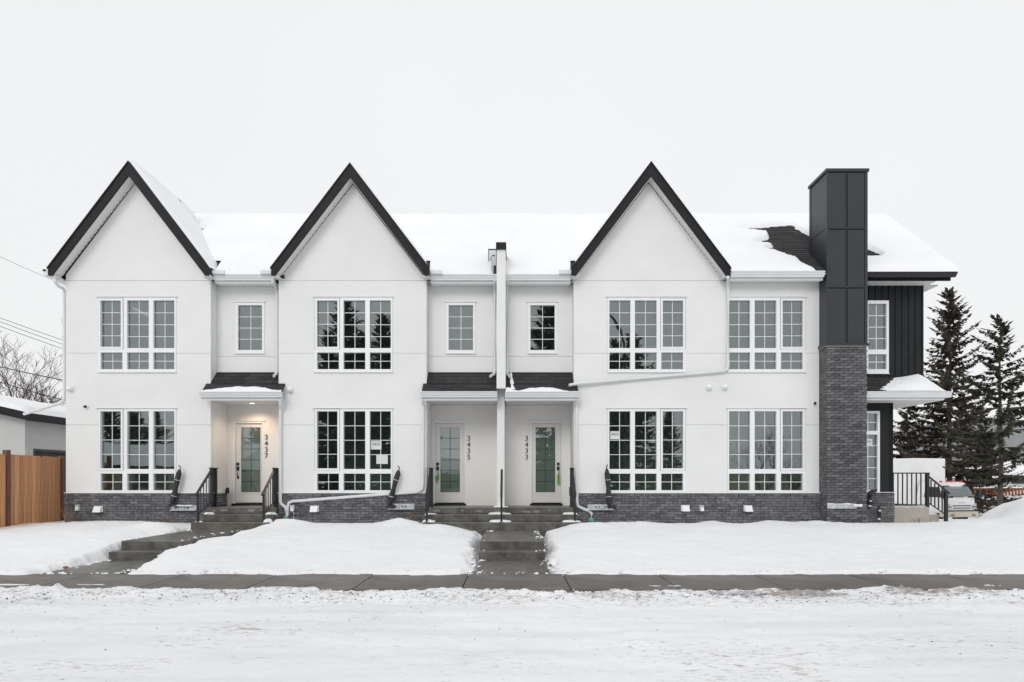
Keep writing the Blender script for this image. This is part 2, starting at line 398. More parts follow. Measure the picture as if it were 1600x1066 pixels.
tag(gridmesh('road_snow', SNOWD, XX, YY, z, attrs={'dirt': dirt}), 'packed dirty snow on the road with a ragged ridge', kind='structure')

# frozen grey snow clods lying on the ridge by the road
cl = tag(link('snow_clods', None), 'small grey frozen clods on the ploughed ridge', kind='stuff')
bpy.data.objects.remove(cl)
mb = MB()
def clod(mb, c, r, seed):
    t = (1 + 5 ** .5) / 2
    vs = [(-1, t, 0), (1, t, 0), (-1, -t, 0), (1, -t, 0), (0, -1, t), (0, 1, t), (0, -1, -t), (0, 1, -t), (t, 0, -1), (t, 0, 1), (-t, 0, -1), (-t, 0, 1)]
    fs = [(0, 11, 5), (0, 5, 1), (0, 1, 7), (0, 7, 10), (0, 10, 11), (1, 5, 9), (5, 11, 4), (11, 10, 2), (10, 7, 6), (7, 1, 8), (3, 9, 4), (3, 4, 2), (3, 2, 6), (3, 6, 8), (3, 8, 9), (4, 9, 5), (2, 4, 11), (6, 2, 10), (8, 6, 7), (9, 8, 1)]
    r_ = random.Random(seed)
    mb.add([tuple(c[k] + v[k] * r * .53 * r_.uniform(.6, 1.2) * (1, 1, .6)[k] for k in range(3)) for v in vs], fs)
for i in range(420):
    x = random.uniform(-9, 9); y = random.gauss(8.98, .17)
    if random.random() < .35: x = random.gauss(3.0, .35); y = random.gauss(8.95, .08)
    clod(mb, (x, y, -.005 + random.uniform(-.01, .03)), random.choice([.012, .018, .018, .026, .04 if abs(x - 3) < .8 else .02]), i)
CLOD = mat('frozen_clod', (.24, .24, .26), .8, col2=(.62, .63, .66), vscale=4)
tag(mb.build('snow_clods', CLOD), 'small grey frozen clods on the ploughed ridge', kind='stuff')

mb = MB()
for i in range(1300):
    x = random.uniform(-9.3, 9.3); y = random.gauss(8.85, .22) if random.random() < .86 else random.uniform(6.0, 9.0)
    if y > 9.2: continue
    iy = min(int(np.searchsorted(ys, y)), len(ys) - 1); ix = min(int(np.searchsorted(xs, x)), len(xs) - 1)
    clod(mb, (x, y, float(z[iy, ix]) + .001), random.choice([.004, .006, .006, .009, .013 if y > 8.5 else .006]), 900 + i)
GRIT = mat('road_grit', (.035, .03, .027), .9, col2=(.13, .10, .08), vscale=5)
tag(mb.build('road_grit', GRIT), 'dark grit and gravel scattered on the road snow', kind='stuff')

# ---- snow on the front yards
PATHS = [(-7.53, -6.31), (-.62, .62)]
def yard_z(x, y):
    lawn = -.03 + .10 * sst(10.9, 12.9, y) + .19 * sst(12.2, 14.6, y) + .10 * sst(14, 16.8, y)
    edgein = sst(10.74, 10.98, y + .15 * fbm(x * 1.3, y * 0 + 3, 5, 5) + .11 * fbm(x * 6, y * 6, 6, 4))
    wall = sst(17.1, 16.2, y)
    snow = edgein * (.075 + .03 * sst(11, 12.4, y)) * (.55 + .45 * wall)
    z = lawn + snow + .034 * fbm(x * .7, y * .9, 8, 4) * edgein + .016 * fbm(x * 3.2, y * 4, 9, 4) * edgein + .012 * fbm(x * 12, y * 12, 19, 3) * edgein
    for (cx, cy, a, rx, ry) in ((-8.15, 15.7, .10, .60, .5), (-6.0, 15.2, .05, .5, .6), (-5.35, 16.1, .12, .50, .40), (-4.6, 15.4, .03, 1.4, .8), (-2.65, 16.0, .13, .45, .45),
                                (-1.75, 15.45, .08, .45, .4), (-1.0, 14.4, .02, .6, .9), (1.25, 15.4, .03, .5, .6), (1.95, 15.6, .09, .45, .5), (3.0, 16.3, .05, .7, .4),
                                (-9.9, 16.8, .05, 1.2, .4), (-5.85, 12.4, .07, .7, 1.2), (1.3, 12.6, .03, .6, 1.0), (-1.3, 12.6, .03, .6, 1.0),
                                (8.0, 15.0, .04, 1.6, 1.4), (6.3, 16.7, .06, .35, .3), (7.3, 16.6, .05, .4, .3), (4.9, 16.8, .05, .3, .3), (11.0, 16.5, .06, .9, .6)):
        g = np.exp(-((x - cx) / rx) ** 2 - ((y - cy) / ry) ** 2)
        z = z + a * g * (1 + .35 * fbm(x * 2.6, y * 2.6, 15, 4))
    # big ploughed mound on the corner
    mound = sst(13.5, 14.9, x + .25 * fbm(x * 1.2, y * 1.2, 33, 3)) * sst(16, 19, y) * sst(22.0, 20.3, y)
    z = z + .50 * mound * (1 + .15 * fbm(x * 1.1, y * 1.1, 35, 4))
    side = sst(18.3, 20.5, y) * sst(10.9, 12.0, x)
    z = z * (1 - side) + (.42 - .9 * sst(18.5, 23, y) + .80 * mound) * side
    for x0, x1 in PATHS:     # the banks thin out towards the walks
        dd = np.maximum(np.maximum(x0 - x, x - x1), 0)
        z = z - .15 * np.exp(-(dd / .55) ** 2) * sst(13.6, 14.6, y) * sst(17.0, 16.2, y) * (1 + .3 * fbm(x * 2, y * 2, 59, 3))
    # shovelled walks
    for x0, x1 in PATHS:
        jl = .10 * fbm(y * 2.3 + x0, x * .8, 51, 4) + .11 * fbm(x * 6, y * 6, 53, 5)
        dl = np.maximum(x0 - x, x - x1) + jl
        if x0 < -5: dl = dl + .16 * np.exp(-((y - 12.4) / .8) ** 2) * sst(-7.0, -6.4, x)   # snow fallen back in on the right
        dl = np.where(y > 16.3, 1, dl)
        m = sst(.22, -.03, dl - .02)
        z = z * (1 - m) + (-.10) * m
    # around the concrete steps
    for x0, x1 in ((-7.56, -5.68), (-2.12, 1.66)):
        dl = np.maximum(np.maximum(x0 - x, x - x1), 15.95 - y) + .04 * fbm(x * 3, y * 3, 57, 3)
        m = sst(.12, 0, dl)
        z = z * (1 - m) + np.minimum(z, .30) * m
    return z
fx = np.arange(-11.6, 13.4, .042); fy = np.arange(10.56, 17.3, .040)
xs = np.concatenate([np.arange(-40, -11.7, .7), fx, np.arange(13.45, 40, .3)]); ys = np.concatenate([fy, np.arange(17.35, 23, .12), np.arange(23.2, 34, .6)])
XX, YY = np.meshgrid(xs, ys)
tag(gridmesh('yard_snow', SNOW, XX, YY, yard_z(XX, YY)), 'deep clean snow on the front yards', kind='structure')

mb = MB(); r = random.Random(12)
def yz(x, y): return float(yard_z(np.array([[x]]), np.array([[y]]))[0, 0])
for i in range(520):
    k = r.random()
    if k < .55:
        e_ = r.choice([-7.53, -6.31, -.62, .62]); y = r.uniform(11, 16); x = e_ + r.gauss(0, .09) + (-.05 if e_ in (-7.53, -.62) else .05)
    else: x = r.uniform(-9.5, 12); y = 10.86 + abs(r.gauss(0, .10))
    zq = max(yz(x, y), 0 if y < 12.74 else .0)
    path = any(a < x < b for a, b in PATHS)
    if path: zq = 0 if y < 12.745 else (.16 if y < 13.15 else .325)
    clod(mb, (x, y, zq + .004), r.choice([.014, .02, .02, .03, .045]), i)
tag(mb.build('snow_crumbs', SNOW), 'loose crumbs of snow along the shovelled walks', kind='stuff')

# concrete walks from the pavement to the porches (with two steps each)
for i, (x0, x1) in enumerate(PATHS):
    w = thing('front_walk', ['concrete walk with two steps leading to the left porch', 'concrete walk with two steps leading to the shared middle porch'][i], 'walkway', ((x0 + x1) / 2, 11, 0), group='concrete front walks')
    MB().box(x0, x1, 10.905, 12.74, -.3, .004).build('lower_slab', CONC, w, bevel=.01)
    MB().box(x0, x1, 12.745, 13.6, -.3, .160).build('step', CONC, w, bevel=.012)
    MB().box(x0, x1, 13.15, 16.2, -.3, .325).build('upper_slab', CONC, w, bevel=.012)

# ================================================================== the row of townhouses
HOUSE = thing('townhouse_row', 'white stucco row of three steep gabled townhouses with dark trim and chimney', 'house', (0, 20, .4))

GAB = [(-9.36, 9.262, 1.965), (-3.955, 9.215, 1.925), (3.396, 9.247, 1.93)]      # centre x, apex z, half width at the rake ends
WX = [(-11.105, -7.50), (-5.808, -2.127), (1.538, 7.648)]                        # front wall extents
Z0, ZB, ZL, ZM, ZT = .25, 1.18, 2.87, 4.655, 6.46
W2 = 1.944
WIN_U = (Z(581, D), Z(464.5, D)); WIN_L = (Z(769, D), Z(638.5, D))
WINS = [(X(153.3, D), 0), (X(491.2, D), 0), (X(949.6, D), 1), (X(1136.5, D), 1)]
holes = []
for wx, _ in WINS:
    holes += [(wx, wx + W2, WIN_U[0], WIN_U[1]), (wx, wx + W2, WIN_L[0], WIN_L[1])]
G = .004
wall = bx('wall', STUCCO, HOUSE, -11.09, -11.0, 17.2, 23, Z0, 6.4)
tag(wall, 'hidden side wall')
for gi, (a, b) in enumerate(WX):
    back = panel('front_wall', STUCCO, HOUSE, a + .005, b - .005, Z0, ZT, D + .018, .14, holes)
    for z0, z1 in ((ZB, ZL), (ZL, ZM), (ZM, ZT)):
        panel('stucco_panel', STUCCO, back, a, b, z0 + G, z1 - G, D, .0175, holes)
    cx, az, hw = GAB[gi]
    ax0 = max(a, cx - 1.87); ax1 = min(b, cx + 1.87)
    top = az - .36
    sl_ = 1.315
    def zz(x): return top - abs(x - cx) * sl_
    MB().prism_y([(ax0, ZT + G), (ax1, ZT + G), (ax1, max(zz(ax1), ZT + .02)), (cx, top), (ax0, max(zz(ax0), ZT + .02))], D, D + .15).build('stucco_panel', STUCCO, back)
# returns of the projecting bays, side and rear walls, floors
for x0, x1 in ((-7.65, -7.50), (-5.808, -5.66), (-2.277, -2.127), (1.538, 1.69)):
    bx('return_wall', STUCCO, HOUSE, x0, x1, D + .16, 18.15, .3, 6.5)
bx('rear_wall', STUCCO, HOUSE, -11.1, 10.43, 23, 23.15, Z0, 6.5)
bx('side_wall', BATTEN, HOUSE, 9.55, 9.66, 17.5, 23, Z0, 4.1)
for z in (.70, 3.62, 6.50): bx('floor_slab', INTER, HOUSE, -11.0, 9.5, 18.2 if z < 1 else 17.55, 22.99, z, z + .12)
bx('partition', INTER, HOUSE, -10.99, 9.5, 20.6, 20.7, 3.75, 6.48)
bx('partition', INTER, HOUSE, -10.99, 9.5, 19.15, 19.25, .83, 3.6)
# set-back upper walls between the bays
RW = [(X(368.3, U), X(413.6, U)), (X(697.2, U), X(743, U)), (X(825, U), X(870.6, U))]
RZ = (Z(551.8, U), Z(472.5, U))
rh = [(a, b, *RZ) for a, b in RW]
for a, b in ((-7.498, -5.81), (-2.125, 1.536)):
    back = panel('upper_wall', STUCCO, HOUSE, a, b, 3.5, 6.5, U + .018, .13, rh)
    panel('stucco_panel', STUCCO, back, a, b, 3.5, 4.635 - G, U, .0175, rh)
    panel('stucco_panel', STUCCO, back, a, b, 4.635 + G, 6.5, U, .0175, rh)
# porch back walls
DOORS = [(X(362.2, B), X(412.6, B)), (X(677.5, B), X(728.3, B)), (X(828, B), X(879, B))]
DZ = (Z(791, B), Z(658, B))
dh = [(a, b, *DZ) for a, b in DOORS]
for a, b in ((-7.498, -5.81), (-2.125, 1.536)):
    panel('porch_wall', STUCCO_LIT, HOUSE, a, b, .5, 3.62, B, .14, dh)
LAND = .825

def make_window(x0, z0, z1, mirror, small=False, Y=D, w=W2):
    """frame object carrying sashes, panes and grilles"""
    h = z1 - z0; fy = Y - .016
    if small:
        lites = [(.062, w - .062, .075, h - .075, 2, 4, True)]
    else:
        low = h > 1.95
        if low: rows = (.068, 1.506, 1.620, 2.035); cz = (.020, 1.545, .070, 1.490)
        else: rows = (.082, 1.271, 1.378, 1.795); cz = (.018, 1.300, .088, 1.241)
        lites = []
        for k, (a, b) in enumerate(((.068, .632), (.728, 1.270), (1.381, 1.905))):
            if k == 0:
                lites.append((.070, .580, cz[2], cz[3], 2, 4, True)); lites.append((.070, .615, rows[2], rows[3], 2, 2, False))
            else:
                lites.append((a, b, rows[0], rows[1], 2, 4, False)); lites.append((a, b, rows[2], rows[3], 2, 2, False))
        if mirror: lites = [(w - b, w - a, c, d, e, f, g) for a, b, c, d, e, f, g in lites]
    L = [(x0 + a, x0 + b, z1 - d, z1 - c, e, f, g) for a, b, c, d, e, f, g in lites]
    fr = panel('window', WHITE, HOUSE, x0 + .002, x0 + w - .002, z0 + .002, z1 - .002, fy, .11, [l[:4] for l in L])
    MB().box(x0 - .045, x0 + w + .03, Y - .045, Y - .002, z1 + .001, z1 + .022).build('head_flashing', WHITE, fr)
    MB().box(x0 - .01, x0 + w + .01, Y - .04, Y - .003, z0 - .022, z0 - .001).build('sill', WHITE, fr)
    if not small:                               # opening casement: a proud sash
        a, b, c, d = [l for l in L if l[6]][0][:4]
        panel('sash', WHITE, fr, a - .05, b + .05, c - .05, d + .05, fy - .014, .013, [(a, b, c, d)])
        for (p0, p1, q0, q1) in ((a - .058, a - .052, c - .058, d + .058), (b + .052, b + .058, c - .058, d + .058)):
            MB().box(p0, p1, fy - .004, fy - .001, q0, q1).build('gasket', HOLE, fr)
        MB().box(a - .05, b + .05, fy - .004, fy - .001, d + .052, d + .058).build('gasket', HOLE, fr)
    for a, b, c, d, nx, nz, _ in L:
        MB().box(a - .01, b + .01, Y + .052, Y + .060, c - .01, d + .01).build('pane', GLASS, fr)
        g = MB(); t = .0068
        for i in range(1, nx): xx = a + (b - a) * i / nx; g.box(xx - t, xx + t, Y + .043, Y + .0515, c, d)
        for j in range(1, nz): zz_ = c + (d - c) * j / nz; g.box(a, b, Y + .0435, Y + .051, zz_ - t, zz_ + t)
        g.build('grille', WHITE, fr)
    return fr
WOBJ = {}
for i, (wx, mi) in enumerate(WINS):
    WOBJ[i, 'u'] = make_window(wx, *WIN_U, mi); WOBJ[i, 'l'] = make_window(wx, *WIN_L, mi)
for a, b in RW: make_window(a, *RZ, 0, True, U, b - a)

# ---- notices taped inside the window
def text_mesh(body, size, m, depth=.004):
    c = bpy.data.curves.new('txt', 'FONT'); c.body = body; c.size = size; c.extrude = depth; c.align_x = 'CENTER'; c.align_y = 'CENTER'
    o = bpy.data.objects.new('txt', c); COL.objects.link(o)
    dg = bpy.context.evaluated_depsgraph_get(); dg.update()
    me = bpy.data.meshes.new_from_object(o.evaluated_get(dg)); bpy.data.objects.remove(o)
    me.materials.clear(); me.materials.append(m); return me
def notice(px0, px1, py0, py1, text, label):
    Y = D + .0516
    a, b, c, d = X(px0, Y), X(px1, Y), Z(py1, Y), Z(py0, Y)
    t = thing('paper_notice', label, 'notice', ((a + b) / 2, Y, c), group='paper notices in the windows')
    bx('sheet', PAPER, t, a, b, Y, Y + .0003, c, d)
    if text:
        o = link('lettering', text_mesh(text, .10, INK, .0008), t)
        o.rotation_euler = (math.pi / 2, 0, 0); o.location = ((a + b) / 2, Y - .001, c + (d - c) * .62)
notice(579.5, 596, 689.5, 702.5, '3435', 'white paper sheet reading 3435 taped inside the lower middle window')
notice(588, 606, 711, 725, None, 'blank pale sheet taped below the numbered notice in the lower middle window')
notice(953.5, 967.5, 674, 686.5, '3435', 'white numbered sheet in the lower window right of the middle porch')

# ---- doors
def make_door(i):
    a, b = DOORS[i]; z0, z1 = DZ
    right = (i == 2)
    rel = lambda px: X(px, B)
    gl = [(375.9, 406.6), (687.8, 718.5), (837, 867.7)][i]
    sl = [(368, 410), (680.7, 725.6), (831.3, 876.5)][i]
    ga, gb = X(gl[0], B), X(gl[1], B); gz0, gz1 = Z(769.4, B), Z(667.8, B)
    sa, sb = X(sl[0], B), X(sl[1], B); sz0, sz1 = Z(785.5, B), Z(661.5, B)
    fr = panel('door', DOOR, HOUSE, sa, sb, sz0, sz1, B + .03, .045, [(ga, gb, gz0, gz1)])
    fr2 = panel('door_frame', WHITE, fr, a, b, z0 + .07, z1, B - .012, .035, [(sa - .004, sb + .004, z0, sz1 + .004)])
    bx('head_flashing', WHITE, fr, a - .03, b + .03, B - .035, B - .002, z1 + .001, z1 + .02)
    bx('threshold', BLACK, fr, a, b, B - .02, B + .09, z0, z0 + .068)
    panel('glazing_bead', DOOR, fr, ga - .03, gb + .03, gz0 - .03, gz1 + .03, B + .020, .0098, [(ga, gb, gz0, gz1)])
    bx('pane', DGLASS, fr, ga - .005, gb + .005, B + .050, B + .056, gz0 - .005, gz1 + .005)
    g = MB(); t = .006
    xx = (ga + gb) / 2; g.box(xx - t, xx + t, B + .044, B + .0495, gz0, gz1)
    for j in range(1, 6): zz_ = gz0 + (gz1 - gz0) * j / 6; g.box(ga, gb, B + .0445, B + .049, zz_ - t, zz_ + t)
    g.build('grille', BLACK, fr)
    hx = rel([371.2, 683.7, 872.3][i]); y = B + .03
    bx('deadbolt', BLACK, fr, hx - .034, hx + .034, y - .03, y - .001, Z(727.3, B), Z(723, B), bevel=.004)
    h = bx('handle_set', BLACK, fr, hx - .034, hx + .034, y - .02, y - .001, Z(735, B), Z(729, B), bevel=.004)
    q = hx + .012
    tag(MB().tube([(q, y - .02, Z(732, B)), (q, y - .065, Z(734, B)), (q, y - .07, Z(740, B)), (q, y - .06, Z(745, B)), (q, y - .01, Z(746.5, B))], .013, 8).build('pull_handle', BLACK, fr))
    bx('backplate', BLACK, fr, hx - .022, hx + .03, y - .012, y - .001, Z(748.5, B), Z(744.5, B), bevel=.003)
    return hx
HXS = [make_door(i) for i in range(3)]
# green key tags hanging on two of the handles
t = MB(); y = B - .06; q = HXS[1]
t.prism_y([(q - .02, Z(757, B)), (q + .01, Z(752, B)), (q + .055, Z(743, B)), (q - .045, Z(743, B))], y, y + .006)
tag(t.build('key_tag', GREENTAG), 'pointed green tag hanging on the handle of door 3435', 'tag')
q = HXS[2]; t = MB(); t.prism_y([(q - .03, Z(756.5, B)), (q + .03, Z(756.5, B)), (q + .035, Z(743, B)), (q - .03, Z(742, B))], y, y + .006)
o = tag(thing('key_tag', 'rectangular green and orange tag hanging on the handle of door 3433', 'tag', (q, y, Z(756, B))))
t.build('card', GREENTAG, o)
bx('orange_mark', mat('orange_ink', (.5, .16, .03), .6), o, q - .018, q + .018, y - .003, y - .001, Z(750.5, B), Z(746.5, B))

# ---- house numbers
for txt, px, py0 in (('3437', 416.4, 683.5), ('3435', 732.6, 685.5), ('3433', 823, 685.5)):
    num = bx('number_backing', STUCCO, HOUSE, X(px, B) - .008, X(px, B) + .008, B - .0008, B - .0002, Z(py0 + 27, B), Z(py0 - 1, B))
    tag(num, 'house number %s in black digits' % txt)
    for k, ch in enumerate(txt):
        o = link('digit', text_mesh(ch, .185, BLACK, .006), num)
        o.rotation_euler = (math.pi / 2, 0, 0); o.location = (X(px, B), B - .009, Z(py0 + 9.75 * k, B))

# ---- recessed porch lamp (lit)
LX, LY, LZ = X(394, 17.5), 17.5, 3.462
em = bpy.data.materials.new('lamp_glow'); em.use_nodes = True
b = em.node_tree.nodes['Principled BSDF']; b.inputs['Emission Color'].default_value = (1, .80, .55, 1); b.inputs['Emission Strength'].default_value = 6
lampfix = tag(MB().tube([(LX, LY, LZ + .02), (LX, LY, LZ - .004)], .055, 16).build('recessed_lamp', em, HOUSE), 'lit recessed ceiling lamp over door 3437')
MB().tube([(LX, LY, LZ - .001), (LX, LY, LZ - .006)], .075, 16).build('lamp_trim', WHITE, lampfix).location.z = .003
pl = bpy.data.lights.new('porch_lamp', 'SPOT'); pl.energy = 30; pl.color = (1, .74, .52); pl.spot_size = math.radians(150); pl.spot_blend = .7; pl.shadow_soft_size = .05
po = bpy.data.objects.new('porch_lamp', pl); COL.objects.link(po); po.location = (LX, LY, LZ - .03); po.rotation_euler = (0, 0, 0)

# ================================================================== bricks
bm_ = MB().box(0, .205, -.011, .02, 0, .054).mesh('brick', BRICK)
bm_h = MB().box(0, .0975, -.011, .02, 0, .054).mesh('half_brick', BRICK)
BW, BH = .2155, .0645
def brick_wall(mode, parent, x0, x1, z0, z1, Y, mb=None, limit=None, axis='x', sign=1):
    """running bond; mode 'obj' = a piece each, 'mesh' = joined into mb. axis 'x': wall along x at depth Y; axis 'y': wall along y at x=Y"""
    made = 0; r = random.Random(int((x0 + z0 + Y) * 1000))
    row = 0; z = z0
    while z + BH * .6 < z1:
        h = min(.054, z1 - z - .004)
        x = x0 - (BW / 2 if row % 2 else 0)
        while x < x1 - .02:
            a, b = max(x, x0), min(x + .205, x1)
            if b - a > .02:
                pr = r.uniform(-.004, .004)
                if mode == 'obj' and made < limit and h > .05 and b - a > .15:
                    o = link('brick', bm_, parent); o.location = (a, Y + pr, z); o.scale.x = (b - a) / .205; made += 1
                elif axis == 'x': mb.box(a, b, Y - .011 + pr, Y + .02, z, z + h, r.uniform(-.38, .4))
                else: mb.box(Y - .02 if sign > 0 else Y - .011 + pr, Y + .011 + pr if sign > 0 else Y + .02, a, b, z, z + h, r.uniform(-.38, .4))
            x += BW
        z += BH; row += 1
    return made
stuffb = MB()
for gi, (a, b) in enumerate(WX):
    mort = bx('brick_base', MORTAR, HOUSE, a + .012, b - .004, D - .030, D + .017, .1, ZB - .012)
    brick_wall('mesh', None, a, b, .20, ZB - .014, D - .031, stuffb)
    bx('base_flashing', WHITE, HOUSE, a - .01, b + .004, D - .062, D - .001, ZB - .011, ZB + .005)
    bx('dirt_strip', MORTAR, HOUSE, a, b - .01, D - .052, D - .045, .05, .19)
brick_wall('mesh', None, 17.0, 17.97, LAND, ZB - .014, -7.499, stuffb, axis='y', sign=1)
bx('base_flashing', WHITE, HOUSE, -7.50, -7.45, 17.0, 17.98, ZB - .012, ZB)
brick_wall('mesh', None, 17.0, 17.4, LAND, ZB - .014, 1.537, stuffb, axis='y', sign=-1)

# ---- chimney: brick below, charcoal metal panels above
CY, CX0, CX1 = 16.585, 7.650, 8.627
CZM, CZT = Z(541.5, CY), Z(264, CY)
chim = bx('chimney', MORTAR, HOUSE, CX0 + .012, CX1 - .012, CY + .012, 17.54, .1, CZM)
brick_wall('obj', chim, CX0, CX1, .22, CZM - .02, CY + .011, stuffb, limit=300)
brick_wall('mesh', None, CY + .03, 16.96, .22, CZM - .02, CX0 + .012, stuffb, axis='y', sign=-1)
brick_wall('mesh', None, CY + .03, 17.3, .22, CZM - .02, CX1 - .012, stuffb, axis='y', sign=1)
MX0, MX1, MY0, MY1 = CX0 - .006, CX1 + .006, CY - .006, 17.55
bx('metal_core', METAL, chim, MX0 + .012, MX1 - .012, MY0 + .012, MY1, CZM + .05, CZT - .03)
bx('base_trim', METAL, chim, MX0 - .03, MX1 + .03, MY0 - .03, MY1, CZM + .012, CZM + .075, bevel=.004)
bx('drip_edge', mat('drip_edge', (.42, .42, .36), .5), chim, MX0 - .022, MX1 + .022, MY0 - .022, MY1, CZM, CZM + .011)
bx('cap', METAL, chim, MX0 - .03, MX1 + .03, MY0 - .03, MY1 + .03, CZT - .075, CZT, bevel=.006)
zr = [CZM + .076, Z(448, CY), Z(356, CY), CZT - .076]
mid = X(1322, CY)
for j in range(3):
    for a, b in ((MX0 + .045, mid - .018), (mid + .018, MX1 - .075)):
        bx('metal_panel', METAL, chim, a, b, MY0 + .003, MY0 + .0115, zr[j] + .008, zr[j + 1] - .03)
    bx('metal_panel', METAL, chim, MX0 + .003, MX0 + .0115, MY0 + .05, MY1 - .10, zr[j] + .008, zr[j + 1] - .03)
for a, b in ((MX0, MX0 + .04), (mid - .012, mid + .012), (MX1 - .07, MX1)): bx('batten', METAL, chim, a, b, MY0 - .006, MY0 + .0118, zr[0], zr[3])
for a, b in ((MY0 - .004, MY0 + .045), (MY1 - .09, MY1)): bx('batten', METAL, chim, MX0 - .006, MX0 + .0118, a, b, zr[0], zr[3])
for q in (mid + .0125, MX1 - .0785, ): bx('gap_shade', GAP, chim, q, q + .022, MY0 + .0005, MY0 + .0117, zr[0], zr[3])  # near-black strips paint the shade in the gaps beside battens and under crossbars
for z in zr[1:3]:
    bx('gap_shade', GAP, chim, MX0 + .041, MX1 - .071, MY0 + .0008, MY0 + .0116, z - .046, z - .0245)
    bx('crossbar', METAL, chim, MX0 + .04, mid - .0125, MY0 - .003, MY0 + .0118, z - .024, z + .006)
    bx('crossbar', METAL, chim, mid + .0125, MX1 - .0705, MY0 - .003, MY0 + .0118, z - .024, z + .006)

# ================================================================== right end: dark board siding
EX_U, EX_L = X(1442.5, U), X(1395, U)
uw = (X(1352, U), X(1388, U), Z(583.5, U), Z(470, U))
lw = (X(1340, U), X(1374, U), Z(769, U), Z(642.5, U))
ew = panel('dark_upper_wall', BATTEN, HOUSE, 7.7, EX_U, Z(592, U), 6.5, U, .14, [uw])
ewl = panel('dark_lower_wall', BATTEN, HOUSE, 7.7, EX_L, ZB + .01, 3.55, U, .14, [lw])
bx('dark_side_wall', BATTEN, HOUSE, EX_U - .15, EX_U, U + .145, 23, Z(592, U), 6.5)
x = EX_U - .02
k = 0
while x > 8.7:
    for (q0, q1) in ((Z(592, U), 6.49),):
        if x > uw[1] + .05: bx('batten', BATTEN, ew, x - .018, x + .018, U - .02, U - .001, q0, q1)
        else:
            bx('batten', BATTEN, ew, x - .018, x + .018, U - .02, U - .001, uw[3] + .03, 6.49)
            bx('batten', BATTEN, ew, x - .018, x + .018, U - .02, U - .001, q0, uw[2] - .03)
    x -= .168
for x in (EX_L - .06, EX_L - .012): bx('batten', BATTEN, ewl, x - .012, x + .012, U - .018, U - .001, ZB + .02, 3.5)
bx('skirt_board', BATTEN, HOUSE, 8.5, EX_U + .01, U - .024, U + .1, Z(592, U) - .05, Z(592, U) - .001)
def plain_window(r, cols, rows_spec, Y):
    a, b, c, d = r; t = .062
    L = []
    for (u0, u1) in rows_spec: L.append((a + t, b - t, c + (d - c) * u0, c + (d - c) * u1))
    fr = panel('window', WHITE, HOUSE, a + .002, b - .002, c + .002, d - .002, Y - .03, .12, L)
    bx('sill', WHITE, fr, a - .01, b + .01, Y - .045, Y - .002, c - .02, c - .001)
    for (p, q, e, f) in L:
        bx('pane', GLASS, fr, p - .01, q + .01, Y + .04, Y + .048, e - .01, f + .01)
        g = MB(); xx = (p + q) / 2; g.box(xx - .009, xx + .009, Y + .03, Y + .0395, e, f)
        n = max(2, int(round((f - e) / .30)))
        for j in range(1, n): g.box(p, q, Y + .0305, Y + .039, e + (f - e) * j / n - .009, e + (f - e) * j / n + .009)
        g.build('grille', WHITE, fr)
plain_window(uw, 2, [(.055, .26), (.325, .955)], U)
plain_window(lw, 2, [(.03, .71), (.755, .97)], U)
Yp = U + .0396; t = thing('paper_notice', 'small white sheet in the lower window right of the chimney', 'notice', (X(1359, Yp), Yp, Z(696, Yp)), group='paper notices in the windows')
bx('sheet', PAPER, t, X(1352, Yp), X(1363, Yp), Yp, Yp + .0003, Z(697.5, Yp), Z(686, Yp))
o = link('lettering', text_mesh('3433', .06, INK, .0008), t); o.rotation_euler = (math.pi / 2, 0, 0); o.location = (X(1357.5, Yp), Yp - .001, Z(690.5, Yp))
mort = bx('brick_base', MORTAR, HOUSE, 8.5, EX_L + .01, U - .03, U + .1, .1, ZB - .005)
brick_wall('mesh', None, 8.55, EX_L + .02, .20, ZB - .008, U - .031, stuffb)
brick_wall('mesh', None, U - .02, 19, .20, ZB - .008, EX_L + .012, stuffb, axis='y', sign=1)
bx('base_flashing', GUTTER, HOUSE, 8.6, EX_L + .06, U - .085, U - .002, ZB - .004, ZB + .012)
tag(stuffb.build('bricks', BRICK, HOUSE), 'dark grey brick courses along the base', kind='stuff')

# ================================================================== roofs
RIDGE_Y, RIDGE_Z = 20.0, 9.22
def eave_y(x): return 16.95 if x < 3.4 else 16.62
def roof_z(x, y): e = eave_y(x); return 6.56 + (y - e) * (RIDGE_Z - 6.56) / (RIDGE_Y - e)
secs = [(-11.25, -7.60, 17.3), (-7.60, -5.66, 16.95), (-5.66, -2.2, 17.3), (-2.2, 1.5, 16.95), (1.5, 5.36, 17.3), (5.36, 10.86, 16.62)]
mb = MB()
for a, b, y0 in secs:
    e = (a + b) / 2
    if a == 1.5: zf = lambda y: min(roof_z(0, y), roof_z(5, y)) - .01
    else: zf = lambda y, e=e: roof_z(e, y)
    z0 = zf(y0)
    mb.add([(a, y0, z0), (b, y0, z0), (b, RIDGE_Y, RIDGE_Z), (a, RIDGE_Y, RIDGE_Z), (a, y0 + .1, z0 - .10), (b, y0 + .1, z0 - .10), (b, RIDGE_Y, RIDGE_Z - .2), (a, RIDGE_Y, RIDGE_Z - .2)],
           [(0, 1, 2, 3), (7, 6, 5, 4), (0, 4, 5, 1), (1, 5, 6, 2), (3, 7, 4, 0)])
mb.add([(-11.25, RIDGE_Y, RIDGE_Z), (10.86, RIDGE_Y, RIDGE_Z), (10.86, 23.5, 6.5), (-11.25, 23.5, 6.5)], [(0, 1, 2, 3)])
main_roof = mb.build('roof', SHINGLE, HOUSE)
bx('end_gable', BATTEN, HOUSE, 10.3, 10.44, 17.5, 22.9, 6.5, 6.6)
MB().prism_x([(17.3, 6.55), (22.8, 6.55), (20, 8.95)], 10.3, 10.44).build('end_gable', BATTEN, HOUSE)

